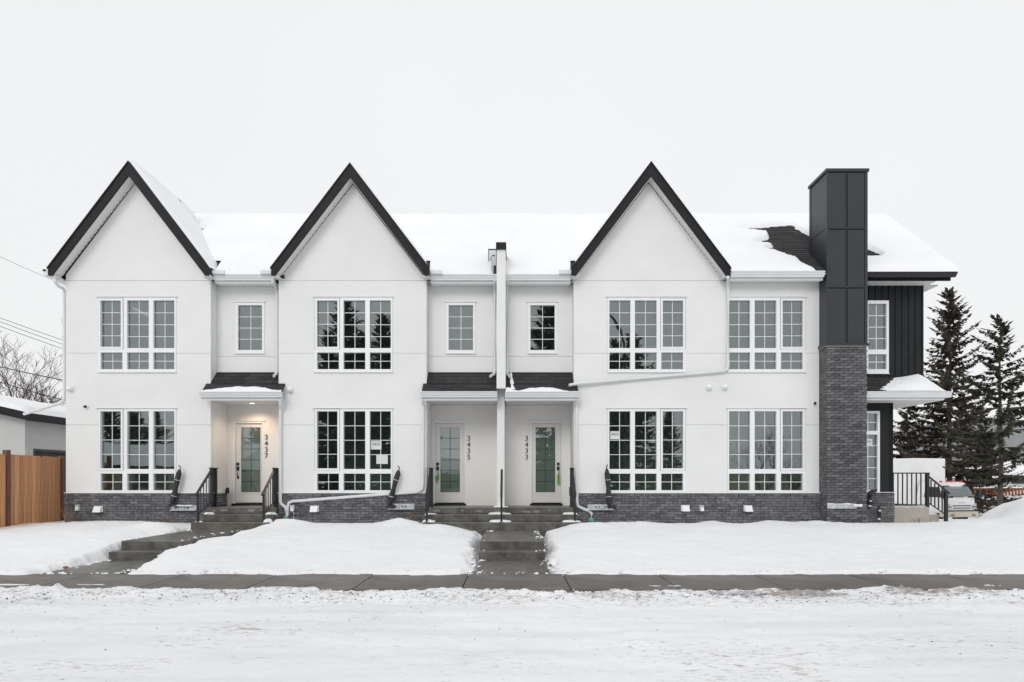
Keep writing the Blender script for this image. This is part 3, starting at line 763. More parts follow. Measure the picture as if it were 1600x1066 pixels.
def roof_hit(px, py):          # where a sight line meets the right-hand roof slope
    e = 16.62; k = (RIDGE_Z - 6.56) / (RIDGE_Y - e); s_ = (HY - py) / F
    y = (6.56 - e * k - CAM_H) / (s_ - k); return ((px - HX) * y / F, y)
holeA = [roof_hit(*p) for p in ((1150, 359), (1190, 357), (1238, 353), (1252, 364), (1272, 376), (1275, 400), (1298, 428), (1284, 427), (1262, 418), (1244, 408), (1228, 400), (1196, 393), (1208, 385), (1176, 382), (1200, 375), (1198, 366))]
holeB = [roof_hit(*p) for p in ((1345, 390), (1360, 392), (1382, 401), (1377, 406), (1345, 404))]
def inpoly(x, y, poly):
    r = np.zeros(x.shape, bool); n = len(poly)
    for i in range(n):
        x1, y1 = poly[i]; x2, y2 = poly[(i + 1) % n]
        c = ((y1 > y) != (y2 > y)) & (x < (x2 - x1) * (y - y1) / (y2 - y1 + 1e-9) + x1)
        r ^= c
    return r
for k, (a, b) in enumerate(((-11.25, 3.42), (3.38, 10.88))):
    e = 16.62 if k else 16.95
    xs = np.arange(a, b + .001, .05 if k == 0 else .04); ys = np.arange(e - .02, RIDGE_Y + .26, .045)
    XX, YY = np.meshgrid(xs, ys)
    zr_ = 6.56 + (YY - e) * (RIDGE_Z - 6.56) / (RIDGE_Y - e)
    zr_ = np.where(YY > RIDGE_Y, RIDGE_Z - (YY - RIDGE_Y) * .8, zr_)
    t = .11 + .03 * fbm(XX * .9, YY * .9, 81, 3) + .012 * fbm(XX * 5, YY * 5, 82, 3)
    t = t * sst(e - .06, e + .16, YY) + .01
    t = t * np.where(YY > RIDGE_Y - .2, np.clip(1 - (YY - RIDGE_Y + .2) * .9, .3, 1), 1)
    for cx, az, hw in GAB:
        ing = (np.abs(XX - cx) < hw - .02) & (YY < 17.55)
        YY = np.where(ing, 17.55, YY); zr_ = np.where(ing, 6.56 + (17.55 - e) * (RIDGE_Z - 6.56) / (RIDGE_Y - e), zr_); t = np.where(ing, .05, t)
    if k:
        jx = XX + .10 * fbm(XX * 2.2, YY * 3.4, 83, 4); jy = YY + .05 * fbm(XX * 4.2, YY * 4.4, 85, 4)
        soft = (inpoly(jx, jy, holeA) | inpoly(jx, jy, holeB)).astype(float)
        s2 = soft.copy(); s2[1:-1, 1:-1] = (soft[:-2, 1:-1] + soft[2:, 1:-1] + soft[1:-1, :-2] + soft[1:-1, 2:] + 2 * soft[1:-1, 1:-1]) / 6; soft = s2
        t = t * (1 - soft) - .05 * soft
    if not k:
        nz_ = fbm(XX * 7, YY * 7, 87, 3)
        t = np.where((np.hypot((XX + 8.74) / .10, (YY - 19.12) / .22) < 1 + .5 * nz_) | (np.hypot((XX + 8.98) / .07, (YY - 19.45) / .10) < 1 + .5 * nz_), -.05, t)
        t = np.where((np.abs(XX + .42) < .06) & (YY < 17.6), -.05, t)
    gridmesh('roof_snow', SNOW, XX, YY, zr_ + t, main_roof)
# bare shingles where the snow slid off
sh = MB().hexa([(0, 0, -.002), (.325, 0, -.002), (.325, .16, -.004), (0, .16, -.004)], [(0, 0, .012), (.325, 0, .012), (.325, .16, .002), (0, .16, .002)]).mesh('shingle', SHINGLE)
def shingles(parent, x0, x1, ya, za, yb, zb, test=None, off=.003):
    d = math.hypot(yb - ya, zb - za); ang = math.atan2(zb - za, yb - ya); n = int(d / .142); r = random.Random(int(x0 * 77))
    for j in range(n + 1):
        s0 = j * .142
        x = x0 - r.uniform(0, .3)
        while x < x1:
            a, b = max(x, x0), min(x + .325, x1)
            y, z = ya + s0 * math.cos(ang) - off * math.sin(ang), za + s0 * math.sin(ang) + off * math.cos(ang)
            if b - a > .05 and (test is None or test((a + b) / 2, y)):
                L_ = min(1, (d - s0) / .16)
                if L_ > .2:
                    o = link('shingle', sh, parent); o.location = (a, y, z); o.rotation_euler = (ang, 0, 0); o.scale = ((b - a - .006) / .325, L_, 1)
            x += .331
def near_hole(x, y):
    q = np.array([[x]]), np.array([[y]])
    for dx, dy in ((0, 0), (.25, 0), (-.25, 0), (0, .15), (0, -.2)):
        if inpoly(q[0] + dx, q[1] + dy, holeA)[0, 0] or inpoly(q[0] + dx, q[1] + dy, holeB)[0, 0]: return True
    return False
shingles(main_roof, 5.5, 10.4, 16.64, roof_z(6, 16.64), RIDGE_Y, RIDGE_Z, near_hole)

# ---- gables
for gi, (cx, az, hw) in enumerate(GAB):
    sl_ = (az - 6.675) / hw; th = .335
    gr = thing_o = None
    rk = [(cx, az), (cx - hw, 6.675), (cx - hw, 6.49), (cx - hw + .065, 6.49), (cx, az - th), (cx + hw - .065, 6.49), (cx + hw, 6.49), (cx + hw, 6.675)]
    mb = MB()
    for sg in (-1, 1):
        pts = [(cx, az), (cx + sg * hw, 6.675), (cx + sg * hw, 6.49), (cx + sg * (hw - .10), 6.49), (cx, az - th)]
        mb.prism_y(pts if sg < 0 else pts[::-1], 16.66, 16.70)
    gr = mb.build('rake_board', DARK, HOUSE)
    mb = MB()
    for sg in (-1, 1):
        pts = [(cx, az + .03), (cx + sg * (hw + .02), 6.68), (cx + sg * (hw + .02), 6.63), (cx, az - .02)]
        mb.prism_y(pts if sg < 0 else pts[::-1], 16.640, 16.659)
    mb.build('drip_strip', DARK, gr)
    rf = MB()
    for sg in (-1, 1):
        pts = [(cx, az + .005), (cx + sg * hw, 6.68), (cx + sg * hw, 6.56), (cx, az - .12)]
        rf.prism_y(pts if sg < 0 else pts[::-1], 16.701, 20.3)
    gr = rf.build('gable_roof', SHINGLE, HOUSE)
    so_ = MB()
    for sg in (-1, 1):
        pts = [(cx, az - th + .03), (cx + sg * (hw - .06), 6.50), (cx + sg * (hw - .06), 6.47), (cx, az - th)]
        so_.prism_y(pts if sg < 0 else pts[::-1], 16.702, D - .001)
        pts = [(cx + sg * (hw - .16), 6.47), (cx + sg * hw, 6.49), (cx + sg * hw, 6.53), (cx + sg * (hw - .16), 6.5)]
        so_.prism_y(pts if sg < 0 else pts[::-1], 16.703, D + (.5 if gi == 0 and sg < 0 else .3))
    gs = so_.build('gable_soffit', SOFFIT, HOUSE)
    ve = MB()
    L_ = math.hypot(hw, az - 6.675)
    for sg in (-1, 1):
        for q in np.arange(.12, .95, .042):
            x = cx + sg * (hw - .09) * q; z = az - th + .002 + (6.48 - az + th) * q
            ve.box(x - .007, x + .007, D - .05, D - .028, z - .010, z + .004)
    tag(ve.build('vent_slots', HOLE, gs), kind='stuff')
    for sg in (-1, 1):       # snow on both slopes
        us = np.arange(0, hw + .02, .05); vs_ = np.arange(16.72, 20.35, .06)
        UU, VV = np.meshgrid(us, vs_)
        t = (.12 + .035 * fbm(UU * 1.2 + gi * 7, VV * 1.1, 91, 3) + .012 * fbm(UU * 6, VV * 6, 93, 3)) * sst(16.66, 16.9, VV) + .005
        t = t * sst(hw + .05, hw - .2, UU)
        if sg > 0 and gi == 0:
            t = np.where((np.hypot((UU - .22) / .35, (VV - 19.35) / .30) < 1 + .3 * fbm(UU * 6, VV * 6, 95, 3)) & (UU + (19.6 - VV) * .35 > .12), -.05, t)
        t = np.where((np.abs(UU * 0 + VV - 17.3 - gi) < .03) & (UU > hw - .5), t * .8, t)
        XX = cx + sg * UU; ZZ = az + .005 - UU * (az - 6.68) / hw + t * 1.1
        gridmesh('roof_snow', SNOW, XX if sg > 0 else XX[:, ::-1], VV, ZZ if sg > 0 else ZZ[:, ::-1], gr)

# ---- eaves: gutter, fascia, soffit with vents
def gutter(x0, x1, Yf, zt, m, parent, d=.125, h=.135):
    prof = [(Yf, zt), (Yf + .012, zt), (Yf + .022, zt - .03), (Yf + .03, zt - .06), (Yf + .05, zt - .10), (Yf + .06, zt - h), (Yf + d, zt - h), (Yf + d, zt), (Yf + d - .008, zt), (Yf + d - .008, zt - h + .03), (Yf + .04, zt - .05), (Yf + .014, zt - .012)]
    g = MB().prism_x([(Yf, zt), (Yf, zt - .022), (Yf + .020, zt - .040), (Yf + .030, zt - .075), (Yf + .052, zt - .105), (Yf + .055, zt - h), (Yf + d, zt - h), (Yf + d, zt)], x0, x1)
    return g.build('gutter', m, parent)
def eave(x0, x1, Yf, zt, Yw, fm=GUTTER, vents=True):
    g = gutter(x0, x1, Yf, zt, fm, HOUSE)
    bx('fascia', fm, g, x0, x1, Yf + .127, Yf + .15, zt - .20, zt - .004)
    s_ = bx('soffit', SOFFIT, HOUSE, x0, x1, Yf + .151, Yw - .001, zt - .185, zt - .16)
    if vents:
        v = MB(); x = x0 + .05
        while x < x1 - .03: v.box(x - .012, x + .012, Yw - .085, Yw - .045, zt - .1885, zt - .1852); x += .085
        tag(v.build('vent_slots', HOLE, s_), kind='stuff')
    return g
eave(-7.385, -5.89, 16.86, 6.585, U); eave(-2.02, -.378, 16.86, 6.585, U); eave(-.155, 1.455, 16.86, 6.585, U)
eave(5.335, 7.60, 16.56, 6.575, D)
# black eave of the corner unit
g = gutter(8.64, X(1493, 16.72), 16.72, 6.625, DARK, HOUSE)
bx('fascia', DARK, g, 8.64, X(1484, 16.9), 16.86, 16.9, 6.42, 6.50)
bx('soffit', SOFFIT, HOUSE, 8.64, X(1466, 16.9), 16.905, U - .001, 6.435, 6.46)
bx('soffit', SOFFIT, HOUSE, EX_U + .001, X(1484, 16.9), U, 23, 6.435, 6.46)
# small gutters along the gable sides, ends showing
for x0, x1 in ((-11.45, -11.335),):
    bx('gutter', GUTTER, HOUSE, x0, x1, 16.69, 22, 6.50, 6.63)
    bx('gutter_end', DARK, HOUSE, x0 - .012, x1 - .06, 16.676, 16.689, 6.60, 6.645)
for gi, sg in ((0, 1), (1, -1), (1, 1), (2, -1), (2, 1)):
    cx, az, hw = GAB[gi]
    x = cx + sg * (hw + .012)
    bx('gutter_end', GUTTER, HOUSE, min(x, x + sg * .30), max(x, x + sg * .30), 16.80, 16.858, 6.575, 6.66)

# ---- party wall fin between the two middle porches
fin = bx('party_wall', STUCCO, HOUSE, -.376, -.157, 16.70, 19.0, Z(607, 16.7), 7.13)
bx('party_wall_base', STUCCO, fin, -.373, -.187, 17.04, 17.99, LAND, Z(607, 16.7))
bx('cap', DARK, fin, -.392, -.141, 16.66, 19.02, 7.131, 7.30)
bx('dark_flashing', BATTEN, fin, -.392, -.377, 16.78, 18.2, 6.72, 7.13)
rv = bx('roof_vent', GUTTER, HOUSE, X(763.5, 17.5), X(775, 17.5), 17.42, 17.62, 6.9, Z(391, 17.45))
bx('vent_cap', BATTEN, rv, X(763, 17.5), X(775.3, 17.5), 17.40, 17.64, Z(391, 17.45), Z(390, 17.45))
bx('vent_edge', BATTEN, rv, X(763, 17.5), X(763.7, 17.5), 17.405, 17.419, 6.9, Z(391, 17.45))
bx('vent_louvre', BATTEN, rv, X(769, 17.5), X(773, 17.5), 17.405, 17.419, Z(400.5, 17.45), Z(399.5, 17.45))
bx('vent_edge', BATTEN, rv, X(767, 17.5), X(767.6, 17.5), 17.405, 17.419, 6.9, Z(402, 17.45))

# ---- porch roofs
CZF, CZB = Z(612, 16.74), Z(583, U)
def porch_roof(x0, x1, xb0, xb1, snowf, seed, dn_vent=True, back=True):
    """x0..x1 at the front (before the wall face), xb0..xb1 between the bays"""
    mb = MB()
    k = (CZB - CZF) / (U - 16.74); zm = CZF + (16.995 - 16.74) * k
    mb.hexa([(x0, 16.74, CZF - .04), (x1, 16.74, CZF - .04), (x1, 16.995, zm - .04), (x0, 16.995, zm - .04)], [(x0, 16.74, CZF), (x1, 16.74, CZF), (x1, 16.995, zm), (x0, 16.995, zm)])
    mb.hexa([(xb0, 16.996, zm - .04), (xb1, 16.996, zm - .04), (xb1, U - .001, CZB - .04), (xb0, U - .001, CZB - .04)], [(xb0, 16.996, zm), (xb1, 16.996, zm), (xb1, U - .001, CZB), (xb0, U - .001, CZB)])
    r = mb.build('porch_roof', SHINGLE, HOUSE)
    n2 = .255 / .61
    shingles(r, x0, x1, 16.735, CZF - .004, 16.99, zm - .004, off=.006)
    shingles(r, xb0, xb1, 16.998, zm + .002, U - .003, CZB, off=.006)
    bx('headwall_flashing', DARK, r, xb0, xb1, U - .02, U - .002, CZB - .004, CZB + .016)
    g = gutter(x0 - .02, x1 + .02, 16.60, CZF - .012, GUTTER, HOUSE)
    bx('fascia', GUTTER, g, x0 - .02, x1 + .02, 16.727, 16.75, CZF - .22, CZF - .014)
    # ceiling of the porch
    s_ = bx('porch_ceiling', SOFFIT, HOUSE, x0 + .09, x1 - .09, 16.751, 16.995, 3.465, 3.49)
    bx('porch_ceiling', SOFFIT, HOUSE, xb0, xb1, 16.997, B - .001, 3.465, 3.49)
    bx('ceiling_trim', WHITE, HOUSE, xb0, xb1, B - .02, B - .0015, 3.41, 3.4645)
    if dn_vent:
        v = MB(); x = xb0 + .05
        while x < xb1 - .03: v.box(x - .012, x + .012, B - .11, B - .06, 3.459, 3.4648); x += .095
        tag(v.build('vent_slots', HOLE, s_), kind='stuff')
    if snowf:
        xs = np.arange(x0, x1, .025); vs_ = np.arange(-.05, .62, .025)
        XX, VV = np.meshgrid(xs, vs_); YY = 16.74 + VV * (U - 16.74) / .82; ZZ = CZF + VV * (CZB - CZF) / .82
        up = snowf(XX) + .03 * fbm(XX * 4, VV * 0, seed, 4) + .02 * fbm(XX * 12, VV * 9, seed + 1, 3)
        t = np.where(VV < up, .012 + .045 * np.clip((up - VV) / .12, 0, 1) ** .6, -.05)
        t = t * sst(-.08, -.0, VV) + .0
        gridmesh('porch_roof_snow', SNOW, XX, YY - .0, ZZ + t, r)
    return r
porch_roof(-7.60, -5.645, -7.498, -5.81, lambda x: .16 * np.exp(-((x + 6.65) / .75) ** 4) * (.7 + .3 * np.cos((x + 6.5) * 2)) + .03, 101, False)
porch_roof(-2.21, -.378, -2.125, -.378, lambda x: -.02 + .035 * np.exp(-((x + 1.6) / .1) ** 2), 111)
porch_roof(-.155, 1.625, -.155, 1.536, lambda x: .13 * np.exp(-((x - .75) / .5) ** 4) + .16 * np.exp(-((x + .10) / .12) ** 2) + .01, 121)
# snow strip caught beside the party wall
xs = np.arange(-.10, .10, .02); vs_ = np.arange(0, .85, .02); XX, VV = np.meshgrid(xs, vs_)
up = .045 * (1 + fbm(VV * 6, XX * 0, 131, 3)); c = -.02 + .10 * (VV - .3) * -.6
t = np.where(np.abs(XX - c) < up * (1.2 - VV), .05, -.05) + .02 * fbm(XX * 14, VV * 14, 133, 2)
gridmesh('porch_roof_snow', SNOW, XX + .02, 16.74 + VV * (U - 16.74) / .82, CZF + VV * (CZB - CZF) / .82 + t, HOUSE)

# corner canopy over the end entrance (wraps round the corner)
k = (CZB - CZF) / (U - 16.74); CXR = X(1488, 16.62)
mb = MB().hexa([(8.63, 16.74, CZF - .04), (CXR - .12, 16.74, CZF - .04), (EX_U + .003, U - .001, CZB - .16), (8.63, U - .001, CZB - .16)],
               [(8.63, 16.74, CZF), (CXR - .12, 16.74, CZF), (EX_U + .003, U - .001, CZB - .12), (8.63, U - .001, CZB - .12)])
mb.hexa([(EX_U + .004, U, CZB - .16), (CXR - .12, 16.74, CZF - .04), (CXR - .12, 21, CZF - .04), (EX_U + .004, 21, CZB - .16)],
        [(EX_U + .004, U, CZB - .12), (CXR - .12, 16.74, CZF), (CXR - .12, 21, CZF), (EX_U + .004, 21, CZB - .12)])
cr = mb.build('corner_canopy', SHINGLE, HOUSE)
shingles(cr, 8.64, 10.3, 16.735, CZF - .004, U - .03, CZB - .135, off=.005)
g = gutter(8.635, CXR, 16.60, CZF - .012, GUTTER, HOUSE)
bx('gutter', GUTTER, HOUSE, CXR - .125, CXR, 16.727, 21, CZF - .147, CZF - .012)
bx('canopy_soffit', SOFFIT, HOUSE, 8.635, CXR - .13, 16.727, 21, 3.455, 3.485)
bx('fascia', GUTTER, g, 8.635, CXR - .13, 16.727, 16.75, 3.486, CZF - .014)
xs = np.linspace(8.95, CXR - .03, 90); vs_ = np.linspace(-.02, 1, 40); XX, VV = np.meshgrid(xs, vs_)
YY = 16.66 + VV * (U + .5 - 16.66); yr = CZF + np.clip(YY - 16.74, 0, .61) * (CZB - .12 - CZF) / .61
side_f = sst(CXR + .02, CXR - .45, XX)
st_ = 8.95 + 1.45 * np.clip(VV - .05, 0, 1) + .10 * fbm(XX * 3, VV * 5, 141, 4)
t = (.02 + .10 * sst(0, .7, XX - st_)) * sst(-.04, .25, VV)
ZZ = np.where(XX > st_, np.minimum(yr, CZF + .42 * side_f) + t * side_f, yr - .06)
gridmesh('canopy_snow', SNOW, XX, YY, ZZ, cr)

# ---- downspouts
def spout(pts, name='downspout', w=.034, m=GUTTER):
    return MB().tube(pts, w * 1.15, 8).build(name, m, HOUSE)
yD = D - .06
def PD(px, py, Y=yD): return P(px, py, Y)
spout([P(84, 432, 16.75), P(86, 440, 16.75), P(91, 447, 16.9), P(99, 451, 17.02), P(100.5, 456, 17.05), P(100.5, 620, 17.05), P(99, 627, 17.05), P(94, 630, 17.1), P(38, 647, 17.9)])
spout([P(425.5, 434, 16.92), P(426, 440, 16.95), P(431, 450, 17.25), P(433, 456, 17.29), P(433, 580, 17.29), P(431, 585, 17.2), P(428, 588, 17.1)])
spout([P(437.5, 622, 16.72), P(438, 632, 16.8), PD(438, 640), PD(438, 782), PD(439, 787), PD(446, 793), PD(448, 799), PD(447.5, 808)])
bx('drain_collar', TEAL, HOUSE, X(443.5, yD), X(451, yD), yD - .05, yD + .03, Z(815, yD), Z(807.5, yD))
spout([P(661.5, 622, 16.72), PD(661, 634), PD(661, 755), PD(659.5, 764), PD(652, 769), PD(600, 772.5), PD(457, 783.5), PD(451.5, 786), PD(449.5, 792), PD(448.5, 806)])
spout([P(772.5, 438, 16.93), P(772.5, 446, 17.15), P(773, 455, 17.29), P(773, 578, 17.29), P(771.5, 585, 17.22), P(766, 588.5, 17.1)])
spout([P(792.5, 438, 16.93), P(792.5, 446, 17.15), P(792, 455, 17.29), P(792, 578, 17.29), P(793, 585, 17.22), P(797, 589, 17.1)])
spout([P(900.5, 622, 16.72), PD(901, 634), PD(901.5, 784), PD(903, 791), PD(912, 795.5), PD(921, 799), PD(924.5, 803), PD(923.5, 813)])
bx('drain_collar', TEAL, HOUSE, X(919.5, yD), X(927.5, yD), yD - .05, yD + .03, Z(814.5, yD), Z(810, yD))
spout([P(1137.5, 433, 16.64), P(1137.5, 440, 16.8), PD(1137.5, 447), PD(1137.5, 570), PD(1136.5, 577), PD(1131, 580), PD(1000, 591), P(905, 599.5, 16.90), P(889, 602, 16.84)])

# ---- wall fittings
def hood(px, py, flip):
    y = D - .047; x = X(px, y); z = Z(py, y); w, h, d = .105, .075, .12
    fx_ = -1 if flip else 1
    h_ = bx('vent_hood', WHITE, HOUSE, x - w, x + w, y - .012, y + .004, z - h, z + h)
    MB().hexa([(x - w * .9, y - d, z - h * 1.05), (x + w * .9, y - d, z - h * 1.05), (x + w * .9, y - .0125, z - h * .95), (x - w * .9, y - .0125, z - h * .95)],
              [(x - w * .8, y - d * .45, z + h * .85), (x + w * .8, y - d * .45, z + h * .85), (x + w * .85, y - .0125, z + h * .95), (x - w * .85, y - .0125, z + h * .95)]).build('cowl', WHITE, h_, bevel=.006)
for q in ((154, 795.5, 0), (491.5, 795, 0), (1070.5, 794, 0), (1168.5, 794.5, 0)): hood(*q)
def round_vent(px, py):
    y = D; x = X(px, y); z = Z(py, y)
    v = bx('wall_vent', WHITE, HOUSE, x - .085, x + .085, y - .016, y - .0005, z - .07, z + .08, bevel=.004)
    MB().tube([(x, y - .015, z + .01), (x, y - .07, z - .005), (x, y - .10, z - .05)], [.062, .066, .05], 14).build('cowl', WHITE, v, smooth=False)
for q in ((111, 607.5), (453.5, 609), (1107, 605), (1131.5, 605)): round_vent(*q)
def camera_fit(px, py):
    y = D; x = X(px, y); z = Z(py, y)
    c = MB().tube([(x, y - .0005, z), (x, y - .03, z)], .045, 14).build('security_camera', WHITE, HOUSE)
    MB().tube([(x - .01, y - .03, z), (x - .02, y - .075, z - .012)], .032, 12).build('lens', BLACK, c)
camera_fit(136, 635.5); camera_fit(1273, 630)
def outlet(px, py):
    y = D - .047; x = X(px, y); z = Z(py, y)
    o_ = bx('outlet_box', GALV, HOUSE, x - .055, x + .055, y - .04, y + .004, z - .07, z + .07, bevel=.006)
    bx('cover', WHITE, o_, x - .03, x + .045, y - .075, y - .041, z - .075, z + .02, bevel=.006)
    return x, y, z
x, y, z = outlet(122, 793); outlet(1096, 794); x, y, z = outlet(457, 794)
MB().tube([(x, y - .06, z - .06), (x + .06, y - .07, z - .12), (x + .05, y - .06, z - .24), (x + .02, y - .05, z - .34)], .007, 6).build('loose_cable', WHITE, HOUSE)
bx('door_chime', WHITE, HOUSE, X(356.5, 17.85), X(356.5, 17.85) + .01, 17.80, 17.83, Z(725.5, 17.85), Z(723.5, 17.85))
y = 17.75
MB().tube([(X(351, y) + .06, y, Z(771, y)), (X(351, y) + .07, y, Z(766, y)), (X(351, y) + .075, y, Z(762, y))], [.05, .05, .03], 8).build('cable_stub', PIPE, HOUSE)
bx('cable_stub', PIPE, HOUSE, 1.47, 1.53, 17.5, 17.56, Z(775, 17.5), Z(761, 17.5))

# air-conditioning line sets: galvanised wall bracket + insulated pipe bent up the wall
def line_set(px0, px1, py, pipe, label, flip=False):
    y = D - .05
    a, b = X(px0, y), X(px1, y); z = Z(py, y)
    t = thing('pipe_bracket', label, 'bracket', ((a + b) / 2, y, z), group='air conditioning line sets')
    panel('plate', GALV, t, a, b, z - .068, z + .068, y - .012, .008, [(a + (b - a) * u - .022, a + (b - a) * u + .022, z - .015, z + .018) for u in ((.2, .3, .55, .68) if not flip else (.32, .45, .7, .8))])
    bx('flange', GALV, t, a, b, y - .10, y - .013, z - .070, z - .062)
    for u in (.15, .4, .62): 
        MB().tube([(a + (b - a) * u, y - .012, z), (a + (b - a) * u, y - .05, z)], .020, 8).build('bolt', GALV, t)
    if pipe:
        pts = [P(px_, py_, y - yy) for px_, py_, yy in pipe]
        rs = [.03] + [.062 + .010 * math.sin(i * 2.3) for i in range(len(pts) - 2)] + [.03]
        p = MB().tube(pts, rs, 10).build('insulated_pipe', PIPE, t, smooth=True)
        q = pts[-1]
        MB().tube([q, q + Vector((-.01 if flip else .02, -.01, .06)), q + Vector((.02 if flip else -.02, -.02, .11))], .013, 6).build('copper_end', PIPE, p)
        for f in (.35, .7):
            i = int(f * (len(pts) - 1)); c = pts[i]
            d = (pts[i + 1] - pts[i]).normalized()
            MB().tube([c - d * .008, c + d * .008], .074, 10).build('tape', GALV, p)
        if True:
            MB().tube([pts[0] + Vector((-.06, 0, -.02)), pts[0], pts[0] + Vector((.10, 0, .0)), pts[0] + Vector((.13, .03, -.03))], [.03, .045, .045, .03], 8).build('pipe_foot', PIPE, p)
line_set(267.5, 307, 793.5, [(269, 789, .05), (269.5, 783, .09), (272, 775, .10), (275, 762, .10), (277, 750, .10), (279.5, 740, .10), (281, 734, .10)], 'dark insulated pipe on a snowy bracket left of the left porch')
line_set(606.5, 647.5, 791.5, [(608.5, 791, .05), (609, 785, .09), (611.5, 776, .10), (615.5, 762, .10), (618.5, 750, .10), (622, 740, .10), (623, 735, .10)], 'dark insulated pipe on a bracket below the lower middle window')
line_set(918, 958, 792.5, [(953, 791.5, .05), (951.5, 786, .09), (951, 776, .10), (950.5, 762, .10), (949.5, 750, .10), (948.5, 740, .10), (948, 733, .10)], 'dark insulated pipe on a bracket right of the middle porch steps', True)
yb = CY - .02; a, b = X(1292, yb), X(1338, yb); z = Z(791, yb)
t = thing('pipe_bracket', 'galvanised bracket fixed across the brick chimney', 'bracket', ((a + b) / 2, yb, z), group='air conditioning line sets')
bx('plate', GALV, t, a, b, yb - .03, yb - .005, z - .06, z + .055)
MB().tube([(b - .1, yb - .05, z + .02), (b + .04, yb - .05, z + .015), (b + .11, yb - .045, z + .02)], .035, 8).build('pipe_end', WHITE, t)
# snow lying on that bracket and the first one
for (qa, qb, zz_, y0) in ((a, b, z + .055, yb - .05), (X(274, D), X(305, D), Z(791, D) + .02, D - .14)):
    xs = np.arange(qa, qb, .02); vs_ = np.linspace(0, 1, 6); XX, VV = np.meshgrid(xs, vs_)
    ZZ = zz_ + .035 * np.sin(VV * math.pi) * (.6 + .5 * fbm(XX * 8, VV, 151, 3)) - .01
    gridmesh('snow_cap', SNOW, XX, y0 + VV * .07, ZZ, t)
# black hose hanging right of the chimney
yh = 17.2
hs = thing('hose_coil', 'black hose bundle hanging beside the brick chimney', 'hose', P(1359, 800, yh))
MB().tube([P(1370, 766, yh), P(1364, 768, yh), P(1358, 773, yh), P(1357, 781, yh), P(1361, 788, yh), P(1358, 794, yh)], [.03, .06, .07, .08, .06, .03], 8).build('hose', PIPE, hs)
MB().tube([P(1373.5, 791, yh), P(1373, 798, yh), P(1374.5, 805, yh), P(1373.5, 812, yh)], [.03, .035, .045, .05], 8).build('drop_pipe', PIPE, hs)
for q in ((1359, 791), (1374.5, 798), (1373.5, 811), (1360, 783)):
    c = P(*q, yh - .06); m_ = MB(); clod(m_, c, .045, int(q[0] * 7)); m_.build('snow_lump', SNOW, hs)
# red cap by the left porch
bx_ = MB().tube([P(437.5, 818, 16.8), P(437.5, 813, 16.8), P(437.5, 810, 16.8)], [.045, .05, .03], 10).build('red_pipe_cap', RED)
tag(bx_, 'small red cap poking out of the snow by the left porch', 'cap')

# ================================================================== porch steps and railings
def steps(spec, label, cx):
    t = thing('concrete_steps', label, 'steps', (cx, 16.05, .3), group='concrete porch steps')
    for n, (x0, x1, y0, z0, z1) in zip(('step', 'step', 'landing'), spec):
        MB().box(x0, x1, y0, 17.985 if n == 'landing' else 16.96, z0, z1).build(n, CONC, t, bevel=.012)
    return t
st1 = steps([(-7.55, -5.72, 16.05, -.1, .498), (-7.535, -5.735, 16.45, .499, .662), (-7.492, -5.818, 16.85, .663, LAND)], 'three damp concrete steps up to door 3437', -6.7)
st2 = steps([(-2.10, 1.63, 16.05, -.1, .498), (-2.085, 1.59, 16.45, .499, .662), (-2.12, 1.53, 16.85, .663, LAND)], 'wide damp concrete steps shared by doors 3435 and 3433', -.2)
# pale lime stains splashed on the top risers
STAIN = mat('lime_stain', (.20, .19, .17), .8, col2=(.30, .28, .25), vscale=9)
rs_ = random.Random(3)
for st, x0, x1 in ((st1, -7.4, -5.9), (st2, -2.0, 1.2)):
    x = x0
    while x < x1:
        w = rs_.uniform(.04, .26); h = rs_.uniform(.02, .05); zc = rs_.uniform(.715, .765)
        pts = []
        for k in range(11):
            a = 2 * math.pi * k / 11; pts.append((x + w / 2 + w / 2 * math.cos(a) * rs_.uniform(.7, 1.1), zc + h * math.sin(a) * rs_.uniform(.5, 1.1)))
        MB().prism_y(pts, 16.8485, 16.8505).build('stain', STAIN, st)
        x += w + rs_.uniform(.05, .5)
# little heaps of snow on the treads
def heap(cx, cy, cz, rx, ry, h, seed, parent):
    n = 22; us = np.linspace(-1.1, 1.1, n); XX, YY = np.meshgrid(us, us)
    rr = np.hypot(XX, YY) + .42 * fbm(XX * 2 + seed, YY * 2, seed, 3)
    ZZ = np.where(rr < 1, h * np.sqrt(np.clip(1 - rr ** 2, 0, 1)) * (1 + .25 * fbm(XX * 5, YY * 5, seed + 3, 3)), -.02)
    return gridmesh('snow_heap', SNOW, cx + XX * rx, cy + YY * ry, cz + ZZ - .003, parent)
for q in ((-7.40, 16.70, .662, .13, .08, .05), (-5.88, 16.68, .662, .14, .09, .05), (-7.45, 16.25, .498, .09, .08, .03), (-5.80, 16.25, .498, .10, .12, .08)): heap(*q, 5, st1)
for q in ((-.30, 16.70, .662, .30, .10, .05), (-.28, 16.28, .498, .28, .11, .06), (-1.98, 16.68, .662, .15, .08, .03), (-1.98, 16.28, .498, .16, .12, .06),
          (1.42, 16.68, .662, .20, .09, .05), (1.42, 16.28, .498, .24, .13, .05), (-.28, 16.98, LAND, .20, .06, .04)): heap(*q, 9, st2)

